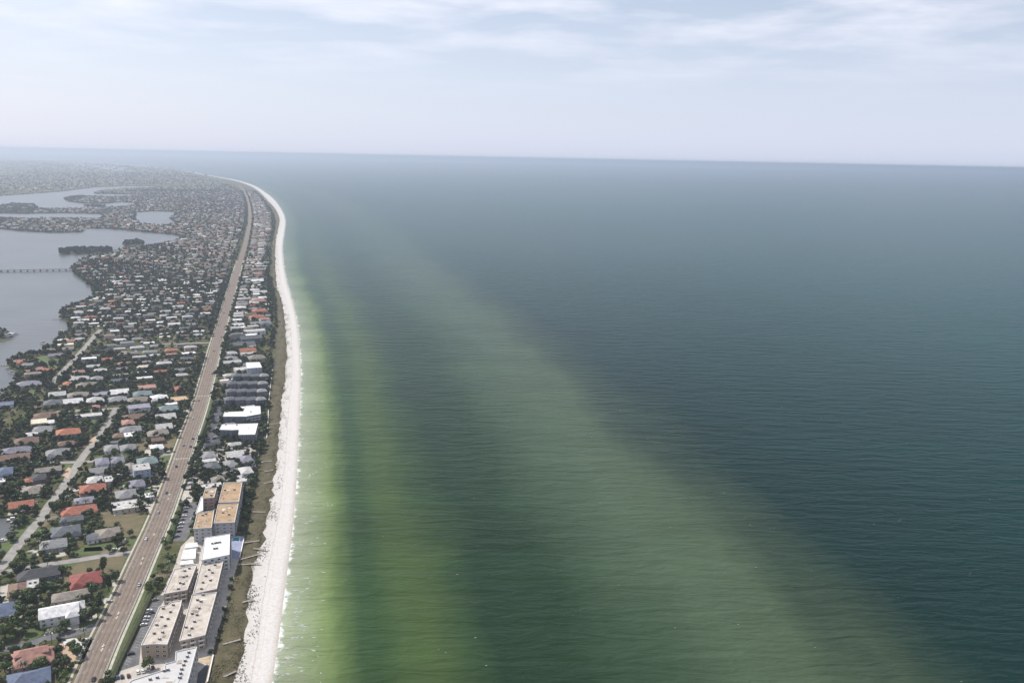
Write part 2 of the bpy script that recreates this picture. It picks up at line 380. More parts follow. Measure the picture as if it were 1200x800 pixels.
# the land
LEFT = [(-300,900),(-300,650),(0,641),(8,633),(14,625),(21,613),(27,604),(0,605),(-300,612),(-300,475),(0,463),(8,456),(16,450),(18,441),(20,434),(9,430),(9,423),(25,416),(45,413),(55,408),(64,402),(72,393),(82,384),
 (78,378),(72,372),(71,363),(80,359),(95,355),(109,349),(111,343),(105,333),(96,327),(88,321),(84,314),(90,308),(98,303),(112,299.5),(131,295),(145,292),(165,289.5),(185,286.5),(203,283),(215,278),
 (205,275),(185,273),(160,271),(130,267.5),(98,267.5),(96,272),(60,272.5),(25,270.5),(0,268),(-200,262),(-200,257),(0,255),(30,256.5),(60,256),(90,256),(118,256.5),(121,253),(118,250.5),(95,250),(60,249.5),(30,250.5),(0,250),(-200,248),
 (-200,237),(0,241),(15,238.5),(38,239),(45,244.5),(70,244.5),(100,246),(125,243.5),(145,242),(160,240.5),(158,237.5),(140,236.8),(123,238.5),(100,238.5),(80,236),(75,232.5),(85,230),(95,229.5),(130,231),(165,229.5),(200,229),
 (195,227.6),(165,228),(112,227),(110,225.5),(125,222.5),(150,220.5),(175,219.5),(190,219),(170,218),(140,218.5),(110,219.5),(70,224.5),(0,229.5),(-200,238)]
LP = [tuple(at(x, y, LAND_Z)[:2]) for x, y in LEFT]
right = [tuple(p) for p in Sp]
right = [(x - 1.0, y) for x, y in right]
land_poly = right + [(right[-1][0] - 3000, right[-1][1] * .98)] + LP[::-1]
mb = MB(); n = len(land_poly)
area = sum(land_poly[i][0] * land_poly[(i+1) % n][1] - land_poly[(i+1) % n][0] * land_poly[i][1] for i in range(n))
if area < 0: land_poly = land_poly[::-1]
mb.prism(land_poly, -1.0, LAND_Z, 0, True)
mb.build('ground', m_land, kind='structure')
def poly_px(px, z): return [tuple(at(x, y, z)[:2]) for x, y in px]
def ccw(P):
    a = sum(P[i][0] * P[(i+1) % len(P)][1] - P[(i+1) % len(P)][0] * P[i][1] for i in range(len(P)))
    return P if a > 0 else P[::-1]
def sheet(name, px, lift, m, kind='structure', **kw):
    P = ccw(poly_px(px, LAND_Z + lift))
    return MB().prism(P, LAND_Z - .2, LAND_Z + lift, 0, True).build(name, m, kind=kind, **kw), P
LAG = sheet('lagoon', [(160,249),(178,247.5),(206,248.5),(204,252),(198,256),(207,262),(190,264.5),(165,262.5),(158,256)], .06, m_bay)
sheet('inlet', [(60,189),(80,189),(110,192),(150,197),(158,201),(130,200),(100,195),(80,192)], .3, m_bay)
# mangrove islets
def islet(px): return MB().prism(ccw(poly_px(px, .4)), -.6, .4, 0, True).build('islet', m_land, kind='structure')
ISL = [[(69,296),(73,292.5),(88,291.5),(110,291),(131,292),(132,294.5),(118,296.5),(90,297.5),(74,298)], [(143,286),(148,282),(160,281),(170,284),(168,287),(155,289),(146,288.5)], [(98,241.2),(110,240.5),(124,241.2),(122,242.2),(102,242.2)], [(-25,393),(0,384),(9,387),(15,391),(14,396),(5,400),(-25,401)]]
for p in ISL: islet(p)

# dune and beach strips
rowsL = [y for y in rows if y < YMAX]
beach = grid('beach', rowsL, lambda y: list(np.linspace(xS(y) - 3, xW(y) + 5, 13)), lambda y: [LAND_Z + .25, LAND_Z + .3, LAND_Z + .25, LAND_Z + .1, LAND_Z, LAND_Z - .1, LAND_Z - .2, LAND_Z - .3, LAND_Z - .45, .6, .3, .03, -.3],
             [m_sand], list(np.linspace(0, 1, 13)), 'across')
def dune_z(y):
    return [LAND_Z + .02, LAND_Z + .5 + .3 * math.sin(y * .11), LAND_Z + .8 + .35 * math.sin(y * .071 + 1), LAND_Z + .9 + .3 * math.sin(y * .13 + 2), LAND_Z + .6 + .2 * math.sin(y * .09), LAND_Z + .35]
dune = grid('dune', rowsL, lambda y: list(np.linspace(xV(y), xS(y) + float(np.random.default_rng(int(y)).normal()) * 1.3, 6)), dune_z, [m_dune])

# haze box
hb = MB().box(-125000, -400, -3, 125000, 130000, CAM_H + 12).build('haze', [], kind='stuff')
mh = bpy.data.materials.new('haze_air'); mh.use_nodes = True; t = mh.node_tree; t.nodes.clear()
pv = N(t, 'ShaderNodeVolumePrincipled'); pv.inputs['Density'].default_value = HAZE_DENSITY; pv.inputs['Color'].default_value = (.56, .635, .76, 1)
pv.inputs['Anisotropy'].default_value = 0.36
om = N(t, 'ShaderNodeOutputMaterial'); t.links.new(pv.outputs[0], om.inputs['Volume']); hb.data.materials.append(mh)
hb.display_type = 'WIRE'

# ------------------------------------------------------------------ occupancy raster (2 m cells) so that nothing is planted in a house or on a road
GX0, GX1, GY0, GY1, CELL = -3000., 260., 360., 7400., 2.0
OCC = np.zeros((int((GY1-GY0)/CELL), int((GX1-GX0)/CELL)), np.uint8)
def paint(P, val=1, arr=None):
    A = OCC if arr is None else arr
    P = np.array([p[:2] for p in P], float)
    y0 = max(0, int((P[:,1].min()-GY0)/CELL)); y1 = min(A.shape[0]-1, int((P[:,1].max()-GY0)/CELL)+1)
    for r in range(y0, y1):
        y = GY0 + (r+.5)*CELL; xs = []
        for a, b in zip(P, np.roll(P, -1, 0)):
            if (a[1] > y) != (b[1] > y): xs.append(a[0] + (y-a[1])/(b[1]-a[1])*(b[0]-a[0]))
        xs.sort()
        for a, b in zip(xs[::2], xs[1::2]):
            i0 = max(0, int(round((a-GX0)/CELL))); i1 = min(A.shape[1], int(round((b-GX0)/CELL)))
            if i1 > i0: A[r, i0:i1] = val
def occ(x, y):
    c = int((x-GX0)/CELL); r = int((y-GY0)/CELL)
    return OCC[r, c] if 0 <= r < OCC.shape[0] and 0 <= c < OCC.shape[1] else 9
def rect(cx, cy, w_, d_, a):
    c, s_ = math.cos(a), math.sin(a)
    return [(cx + x*c - y*s_, cy + x*s_ + y*c) for x, y in ((-w_/2,-d_/2),(w_/2,-d_/2),(w_/2,d_/2),(-w_/2,d_/2))]
OCC[:] = 9
paint(land_poly, 0); paint(LAG[1], 9)
paint([tuple(p) for p in Vp] + [(xV(GY1+500)+900, GY1+500), (900, GY1+500), (900, 300)], 9)

# ------------------------------------------------------------------ roads
def strip(name, P, w0, w1, lift, m, step=None, parent=None, attr=False, thick=.0, kind='structure', vals=8, **kw):
    """ribbon along the ground polyline P, from offset w0 to w1 (to the left of travel is negative)"""
    P = np.array([p[:2] for p in P], float)
    T = np.gradient(P, axis=0); T /= np.linalg.norm(T, axis=1)[:, None]; Nn = np.stack([T[:,1], -T[:,0]], 1)
    V = []; A = []; cols = 9 if attr else 2
    for p, n_ in zip(P, Nn):
        for k in np.linspace(0, 1, cols):
            q = p + n_*(w0 + (w1-w0)*k); V.append((q[0], q[1], LAND_Z + lift)); A.append(k)
    F = [(r*cols+c, r*cols+c+1, (r+1)*cols+c+1, (r+1)*cols+c) for r in range(len(P)-1) for c in range(cols-1)]
    if thick:
        o_ = len(V); V += [(x, y, z-thick) for x, y, z in V]
        for c in (0, cols-1):
            F += [(r*cols+c, (r+1)*cols+c, o_+(r+1)*cols+c, o_+r*cols+c) for r in range(len(P)-1)]
    me = mesh_np(name, np.array(V), np.array(F), [m])
    if attr:
        a_ = me.attributes.new('across', 'FLOAT', 'POINT'); a_.data.foreach_set('value', np.array(A, np.float32))
    o = bpy.data.objects.new(name, me); COL.objects.link(o)
    if parent: o.parent = parent
    else: o['kind'] = kind
    for k, v in kw.items(): o[k] = v
    return o
def occ_strip(P, w0, w1, val=2):
    P = np.array([p[:2] for p in P], float)
    T = np.gradient(P, axis=0); T /= np.linalg.norm(T, axis=1)[:, None]; Nn = np.stack([T[:,1], -T[:,0]], 1)
    paint([tuple(p + n_*w0) for p, n_ in zip(P, Nn)] + [tuple(p + n_*w1) for p, n_ in zip(P, Nn)][::-1], val)
def resample(P, step):
    P = np.array([p[:2] for p in P], float); L = np.r_[0, np.cumsum(np.linalg.norm(np.diff(P, axis=0), axis=1))]
    s_ = np.arange(0, L[-1], step); return np.stack([np.interp(s_, L, P[:,0]), np.interp(s_, L, P[:,1])], 1)
RC = resample(Rp, 12)
RW = 7.6
road = strip('boulevard', RC, -RW, RW, .10, m_blvd, attr=True)
occ_strip(RC, -RW-4.5, RW+4, 2)
RN = RC[RC[:,1] < 2600]
strip('kerb', RN, -RW-.4, -RW, .22, m_concrete, thick=.2); strip('kerb', RN, RW, RW+.4, .22, m_concrete, thick=.2)
strip('pavement', RN, -RW-4.0, -RW-2.5, .16, m_pave); strip('pavement', RN, RW+1.2, RW+2.9, .16, m_pave)
strip('verge', RN, -RW-2.5, -RW-.4, .05, m_dry); strip('verge', RN, RW+.4, RW+1.2, .05, m_lawn); strip('verge', RN, RW+2.9, RW+5.2, .03, m_lawn); strip('verge', RN, -RW-5.5, -RW-4.0, .03, m_lawn)
# lane markings on the boulevard
def marks(name, w0, w1, dash, gap, m, ymax):
    P = resample(Rp, 1.0); P = P[P[:,1] < ymax]; mk = MB(); i = 2
    T = np.gradient(P, axis=0); T /= np.linalg.norm(T, axis=1)[:,None]; Nn = np.stack([T[:,1], -T[:,0]], 1)
    while i + dash < len(P):
        q = [P[i]+Nn[i]*w0, P[i]+Nn[i]*w1, P[i+dash]+Nn[i+dash]*w1, P[i+dash]+Nn[i+dash]*w0]
        mk.add([(a[0], a[1], LAND_Z+.13) for a in q], [(0,1,2,3)]); i += dash + gap
    return mk.build(name, m, kind='structure')
for s_ in (-1, 1):
    marks('lane_dashes', s_*4.75-.08, s_*4.75+.08, 3, 9, m_paint, 1400)
    marks('centre_turn_line', s_*1.75-.07, s_*1.75+.07, 11, 1, m_yellow, 1400)
    marks('edge_line', s_*(RW-.5)-.07, s_*(RW-.5)+.07, 11, 1, m_paint, 1400)
def at_road(y, off=0.0, lift=.13):
    P = RC; x = float(np.interp(y, P[:,1], P[:,0])); x2 = float(np.interp(y+6, P[:,1], P[:,0])); T = Vector((x2-x, 6, 0)).normalized()
    nrm = Vector((T.y, -T.x, 0)); return Vector((x, y, LAND_Z+lift)) + nrm*off, T, math.atan2(T.y, T.x) - math.pi/2
ar = MB()
for px, py, fl in ((118,761,1),(123,756,-1),(138.5,723.5,1),(143,718,-1),(169,660,1),(172.5,654,-1),(181.5,626,1),(197,584.5,1),(199.5,579,-1)):
    p = at(px, py, LAND_Z); c, T, rz = at_road(p.y, -.3 if fl < 0 else .3); nn_ = Vector((T.y, -T.x, 0))
    for a, b, w_ in ((-2.0, .6, .22),):
        q = [c+T*a*fl-nn_*w_, c+T*a*fl+nn_*w_, c+T*b*fl+nn_*w_, c+T*b*fl-nn_*w_]; ar.add(q, [(0,1,2,3) if fl > 0 else (3,2,1,0)])
    h0 = c+T*.6*fl; sd = nn_*fl
    ar.add([h0-sd*.8, h0+sd*.8, h0+T*1.6*fl], [(0,1,2)])
    ar.add([c+T*(-1.0)*fl-sd*.2, c+T*(-.5)*fl-sd*.2, c+T*.3*fl-sd*1.3, c+T*(-.2)*fl-sd*1.3], [(0,1,2,3)])
ar.build('turn_arrows', m_paint, kind='structure')
for py in (537.0, 464.0):
    p = at(200 if py > 500 else 240, py, LAND_Z); c, T, rz = at_road(p.y); nn_ = Vector((T.y, -T.x, 0)); cw = MB()
    for k in range(-4, 5):
        q = c + nn_*k*1.75; cw.add([q-nn_*.4-T*1.3, q+nn_*.4-T*1.3, q+nn_*.4+T*1.3, q-nn_*.4+T*1.3], [(0,1,2,3)])
    cw.build('crossing', m_paint, kind='structure')

def street(px, w_, m=m_street, lift=.045, name='street', val=2, pave=True):
    P = smooth(np.array([at(x, y, LAND_Z)[:2] for x, y in px]), 2)
    o = strip(name, P, -w_/2, w_/2, lift, m); occ_strip(P, -w_/2-2.6, w_/2+2.6, val)
    if pave:
        strip('kerb', P, -w_/2-.25, -w_/2, lift+.11, m_concrete, thick=.15); strip('kerb', P, w_/2, w_/2+.25, lift+.11, m_concrete, thick=.15)
    return P
S1 = street([(158,647),(120,651),(90,656.5),(60,660),(35,664.5),(10,669),(-60,682)], 8.0)
street([(-40,694),(0,667),(8,657),(16,645),(29,630),(39,617),(48,608),(54,597),(60,588),(68,579),(75,569),(83,556),(89,547),(97,535),(105,525),(113,514),(120,505),(128,493),(133,484),(138,476.5)], 7.2, lift=.055)
street([(113,733),(100,738),(85,742.5),(60,746),(40,752),(22,758),(-60,771)], 8.0, m_lot)
street([(30,541),(60,542),(90,541.5),(112,540),(124,538)], 6.5, lift=.06)
street([(60,483),(80,481),(105,480.5),(140,478),(152,476.5)], 6.5, lift=.06)
street([(172,537),(185,534),(204,531)], 6.5)
street([(199,470),(215,468),(232,466)], 9.0, m_pave)
street([(188,403),(210,402.5),(245,401.5)], 7.0)
# inland spine street further down the island
street([(60,450),(74,434),(80,428),(92,415),(103,403),(112,392),(118,386)], 7, lift=.055)
DV = at(155, 646, LAND_Z) - at(20, 668.5, LAND_Z); ROT = math.atan2(DV.y, DV.x)      # direction of the cross streets
ca, sa = math.cos(ROT), math.sin(ROT)

# yards, lots, lawns
def yard(name, px, m, lift, val=0):
    o, P = sheet(name, px, lift, m)
    if val: paint(P, val)
    return P
lawn = lambda px, l=.025: yard('lawn', px, m_lawn, l, 3)
lawn([(88,647),(95,641.5),(118,640),(121,644),(112,648.5),(92,650)]); lawn([(100,637),(140,636),(143,639),(118,645),(98,646)])
lawn([(148,632),(163,628),(160,641),(150,641)]); lawn([(41,620),(50,617.5),(64,617),(60,624),(46,629),(38,633)])
lawn([(24,652),(30,647),(45,645),(47,648),(38,652.5),(27,653)]); lawn([(0,637),(12,634),(23,634),(18,642),(12,648),(0,648)])
lawn([(17,621),(30,612),(38,611),(33,619),(26,629),(14,632)]); lawn([(47,655),(60,660),(88,655),(95,658),(85,664),(60,667)])
lawn([(138,700),(146,696),(138,713),(131,722),(126,721)]); lawn([(100,734),(118,718),(124,721),(116,731)])
lawn([(29,738),(48,735),(52,740),(42,748),(28,752)]); lawn([(158,497),(163,493),(172,495),(168,500)], .03)
lawn([(88,489),(105,486),(124,487),(119,496),(112,499),(100,494),(88,493)]); lawn([(68,546),(80,543),(88,545),(84,551),(74,551)])
lawn([(136,569),(148,566),(150,571),(140,573.5)]); lawn([(187,535),(202,532.5),(199,542),(186,541)]); lawn([(38,519),(48,518),(50,527),(40,528)])
lawn([(31,457),(44,455),(43,463),(32,463)]); lawn([(34,417),(60,416),(72,425),(66,432),(55,432)]); lawn([(106,536),(115,531),(150,527),(160,530),(150,536),(120,538)])
lawn([(155,577),(172,572),(188,570),(186,578),(170,581)],.03); 
dryl = lambda px, l=.02: yard('dry_lot', px, m_dry, l, 3)
dryl([(116,606),(125,600.5),(175,601),(176,606),(164,628),(142,629),(140,617),(112,617)]); dryl([(90,654),(152,650),(150,664),(146,673),(128,672),(113,667),(88,681),(82,687),(75,684)])
dryl([(158,521),(168,515),(174,514),(170,528),(162,530)]); dryl([(180,528),(192,515),(210,511),(205,524),(200,529)]); dryl([(88,480.5),(118,481),(118,485),(88,484.5)])
yard('garden_gravel', [(71,750),(84,747.5),(104,746.5),(110,752),(106,764),(97,772),(88,765),(84,756),(76,756)], m_gravel, .05, 3)
yard('forecourt', [(70,752),(80,756),(85,764),(93,772),(94,780),(86,783),(72,779),(74,770),(68,762)], m_peach, .04, 3)
yard('driveway', [(51,745),(54,738),(62,733.5),(80,731),(92,731),(94,740),(88,743),(84,737),(75,736),(63,740),(60,746)], m_pave, .035, 3)
yard('driveway', [(30,646),(47,641),(49,644),(46,646),(38,648)], m_pave, .035, 3); yard('driveway', [(50,649),(66,645),(75,646),(80,650),(66,652.5)], m_pave, .035, 3)
yard('driveway', [(0,686),(10,684),(18,690),(8,694),(8,700),(0,704)], m_pave, .035, 3); yard('driveway', [(137,645),(144,632),(148,630),(144,641)], m_pave, .065, 3)
yard('driveway', [(100,706),(125,700),(132,701),(128,706),(104,710)], m_pave, .035, 3); yard('driveway', [(128,683),(141,680.5),(144,683),(132,687)], m_pave, .035, 3)
yard('driveway', [(168,530),(176,521),(181,518),(180,527),(176,534)], m_pave, .065, 3); yard('driveway', [(180,600),(170,598),(165,592),(180,590)], m_pave, .035, 3)
yard('driveway', [(80,571),(93,570),(95,574),(82,577)], m_pave, .065, 3); yard('driveway', [(72,556),(80,547),(84,549),(80,561)], m_peach, .065, 3); yard('driveway',[(104,517),(112,510),(114,513),(108,521)], m_peach, .065, 3)
for y_ in (556, 562, 568.5, 574, 583): yard('driveway', [(176,y_),(194,y_-1.5),(194,y_+1.2),(176,y_+2)], m_pave, .035, 3)
for y_ in (481, 486.5, 492, 498, 504): yard('driveway', [(203,y_),(222-(y_-481)*.2,y_-1),(222-(y_-481)*.2,y_+.8),(203,y_+1.6)], m_pave, .035, 3)
# beachfront hard standing and car parks
yard('court', [(122,830),(140,786),(152,770),(166,738),(180,708),(190,694),(204,664),(212,640),(224,628),(290,632),(281,654),(275,672),(267,706),(257,733),(249,767),(236,830)], m_pave, .02, 0)
paint(poly_px([(122,830),(140,786),(152,770),(166,738),(180,708),(190,694),(204,664),(212,640),(224,628),(290,632),(281,654),(275,672),(267,706),(257,733),(249,767),(236,830)], LAND_Z), 5)
lot1 = yard('car_park', [(140,786),(160,745),(175,710),(186,697),(196,697),(187,711),(165,757),(163,778)], m_lot, .06, 5)
lot2 = yard('car_park', [(203,634),(210,615),(216,596),(222,588),(238,588),(228,603),(224,622),(217,634)], m_lot, .06, 5)
lot3 = yard('car_park', [(211,588),(219,566),(224,556),(229,556),(230,568),(226,584),(224,590)], m_pave, .05, 5)
lot4 = yard('car_park', [(240,521),(247,497),(251,480),(256,474),(262,479),(262,487),(258,498),(255,510),(262,516),(250,522)], m_asphalt, .06, 5)
lot5 = yard('car_park', [(222,556),(232,530),(244,520),(300,520),(304,530),(300,545),(290,566),(262,566),(240,572),(230,568)], m_pave, .025, 0)
yard('pool_deck', [(271,627),(288,628),(279,655),(264,652)], mat('deck_blue', (.30,.33,.46), scale=.3), .07, 5)
yard('court', [(232,788),(252,768),(250,776),(240,830),(226,830)], m_asphalt, .06, 5)
yard('terrace', [(231,772),(251,767),(243,800),(238,830),(234,830),(245,779)], mat('terrace_sand', (.52,.42,.27), scale=.3), .07, 5)
def stalls(a, b, c, d, n_):
    """painted stall lines between edge a-b and edge c-d"""
    s_ = MB(); A, B, C, D = (at(*p, LAND_Z) for p in (a, b, c, d))
    for i in range(n_):
        k = i/(n_-1); p, q = A.lerp(B, k), C.lerp(D, k); u = (q-p).normalized(); v = Vector((-u.y, u.x, 0))*.07
        s_.add([(x.x, x.y, LAND_Z+.085) for x in (p-v, q-v, q+v, p+v)], [(0,1,2,3)])
    s_.build('stall_lines', m_paint, kind='structure')
stalls((146,777),(169,733),(151.5,779),(175,733.5),15); stalls((172,722),(181,704),(178,723),(187,704),7); stalls((224,598),(219,622),(231,598),(226,622),8)

# pools
def pool(px, label):
    r_o = empty('swimming_pool', at(*px[0], LAND_Z)); P = ccw(poly_px(px, LAND_Z+.12)); c = np.mean(P, 0)
    o3 = r_o.location
    MB().prism([(p[0]-o3.x, p[1]-o3.y) for p in P], 0, .12, 0).build('water', m_pool, r_o)
    rim = MB()
    for a, b in zip(P, P[1:]+P[:1]):
        a, b = np.array(a)-o3[:2], np.array(b)-o3[:2]; t_ = (b-a)/np.linalg.norm(b-a); nn_ = np.array([t_[1], -t_[0]])*.5
        rim.prism(ccw([tuple(a), tuple(b), tuple(b+nn_), tuple(a+nn_)]), 0, .2)
    rim.build('coping', m_trim, r_o); paint(P, 6)
    tag(r_o, label, 'pool')
pool([(18,721),(23,710),(28,707.5),(27,713),(23,721)], 'teal swimming pool beside the navy roofed house at the left edge')
pool([(272,633),(274,629.5),(281,629),(280,634.5)], 'turquoise pool on the blue deck beside the white beachfront block')
pool([(296,532),(300,530.5),(302,534),(297,535)], 'tiny turquoise pool between the grey beach houses and the sand')

# ------------------------------------------------------------------ houses
def roof_mb(kind, w_, d_, e, rise, ov=.6, vents=True):
    """roof for a wall box w_ x d_ (long side x), eaves at e"""
    b_ = MB(); W, D = w_/2+ov, d_/2+ov; z0, z1 = e-.08, e+.18
    if kind == 'flat':
        b_.box(-W+.3, -D+.3, e-.02, W-.3, D-.3, e+.3)
        for (x0, y0, x1, y1) in ((-W+.3,-D+.3,W-.3,-D+.55),(-W+.3,D-.55,W-.3,D-.3),(-W+.3,-D+.553,-W+.55,D-.553),(W-.55,-D+.553,W-.3,D-.553)):
            b_.box(x0, y0, e+.301, x1, y1, e+.62)
        return b_
    lo = [(-W,-D,z0),(W,-D,z0),(W,D,z0),(-W,D,z0)]; hi = [(x,y,z1) for x,y,_ in lo]
    b_.add(lo+hi, [(3,2,1,0),(0,1,5,4),(1,2,6,5),(2,3,7,6),(3,0,4,7)])
    if kind == 'hip':
        if W >= D: r1, r2 = (-(W-D*.92),0,z1+rise), (W-D*.92,0,z1+rise)
        else: r1, r2 = (0,-(D-W*.92),z1+rise), (0,D-W*.92,z1+rise)
        if W >= D: b_.add(hi+[r1,r2], [(0,1,5,4),(2,3,4,5),(3,0,4),(1,2,5)])
        else: b_.add(hi+[r1,r2], [(1,2,5,4),(3,0,4,5),(0,1,4),(2,3,5)])
    else:
        b_.add(hi+[(-W,0,z1+rise),(W,0,z1+rise)], [(0,1,5,4),(2,3,4,5),(3,0,4),(1,2,5)])
    return b_
win_me = MB().box(-.5,-.06,-.5,.5,0,.5,0).box(-.42,-.075,-.42,-.03,-.02,.42,1).box(.03,-.075,-.42,.42,-.02,.42,1).mesh('window', [m_frame, m_glass])
door_me = MB().box(-.5,-.08,0,.5,0,2.1,0).mesh('door', [m_door])
gar_me = MB().box(-2.4,-.07,0,2.4,0,2.2,0).box(-2.4,-.075,.7,2.4,-.06,.74,1).box(-2.4,-.075,1.45,2.4,-.06,1.49,1).mesh('garage_door', [m_garage, m_metal])
unit_me = MB().box(-.8,-.6,0,.8,.6,1.1,0).box(-.5,-.4,1.1,.5,.4,1.25,1).mesh('air_conditioner', [m_metal, m_trim])
chim_me = MB().box(-.4,-.4,0,.4,.4,1.4,0).box(-.5,-.5,1.4,.5,.5,1.55,1).mesh('chimney', [WALL['cream'], m_concrete])
HOUSES = []       # (ref phrase, x, y)
def house(cx_, cy_, w_, d_, kind, col, storeys=1, wall='white', rot=None, detail=2, rise=None, wing=None):
    rot = ROT if rot is None else rot
    e = 2.9*storeys + .3; rise = rise if rise is not None else {'flat':0,'hip':.21,'gable':.2}[kind]*min(w_,d_)
    if rot != ROT: pass
    r = empty('house', (cx_, cy_, LAND_Z), rot)
    wm = MB().box(-w_/2, -d_/2, -.3, w_/2, d_/2, e-.1)
    rb = roof_mb(kind, w_, d_, e, rise)
    if kind == 'gable':
        wm.add([(-w_/2,-d_/2,e-.1),(-w_/2,d_/2,e-.1),(-w_/2,0,e+rise*.92)], [(0,1,2),(2,1,0)]); wm.add([(w_/2,-d_/2,e-.1),(w_/2,d_/2,e-.1),(w_/2,0,e+rise*.92)], [(0,1,2),(2,1,0)])
    if wing:                                                     # front wing at one end, a little lower
        sx, ww, wd = wing; wx = sx*(w_/2-ww/2)
        wm.box(wx-ww/2+.01, -d_/2-wd, -.3, wx+ww/2-.01, -d_/2+.01, e-.3)
        o_ = roof_mb('hip' if kind != 'flat' else 'flat', ww, wd+2, e-.22, rise*.7)
        o_.v = [(x+wx, y-d_/2-wd/2+1, z) for x, y, z in o_.v]; rb.add(o_.v, o_.f)
    wl = wm.build('wall', WALL[wall], r); rf = rb.build('roof', ROOF[col], r)
    if detail >= 1:
        fy = -d_/2
        for s_ in range(storeys):
            n_ = max(2, int(w_/ (4.2 if detail > 1 else 7)))
            for i in range(n_):
                x = -w_/2 + (i+.5)*w_/n_
                if wing and abs(x - wing[0]*(w_/2-wing[1]/2)) < wing[1]/2+.7: continue
                if s_ == 0 and i == n_//2 and detail > 1: link('door', door_me, r, (x, fy, .05)); continue
                link('window', win_me, r, (x, fy, 1.7+2.9*s_), 0, (1.7, 1, 1.3))
            if detail > 1:
                for yy in ((-d_*.22, d_*.22) if d_ > 8 else (0,)):
                    link('window', win_me, r, (w_/2, yy, 1.7+2.9*s_), math.pi/2, (1.5, 1, 1.2))
        if wing and detail > 1:
            link('garage_door', gar_me, r, (wing[0]*(w_/2-wing[1]/2), -d_/2-wing[2], .05), 0, (min(1, wing[1]/6), 1, 1))
        if detail > 1 and storeys == 1 and kind != 'flat' and rng.random() < .3:
            link('chimney', chim_me, rf, (w_*.22, d_*.12, e+rise*.4))
        if kind == 'flat' and detail > 1:
            for k in range(2): link('air_conditioner', unit_me, rf, (w_*(.2-.45*k), d_*.1, e+.3))
    paint(rect(cx_, cy_, w_+1.5, d_+1.5, rot), 6)
    if wing:
        wxx = wing[0]*(w_/2-wing[1]/2); lx, ly = wxx, -d_/2-wing[2]/2; c, s_ = math.cos(rot), math.sin(rot)
        paint(rect(cx_+lx*c-ly*s_, cy_+lx*s_+ly*c, wing[1]+1, wing[2]+1, rot), 6)
    return r
GH = 'houses of the beach suburb'
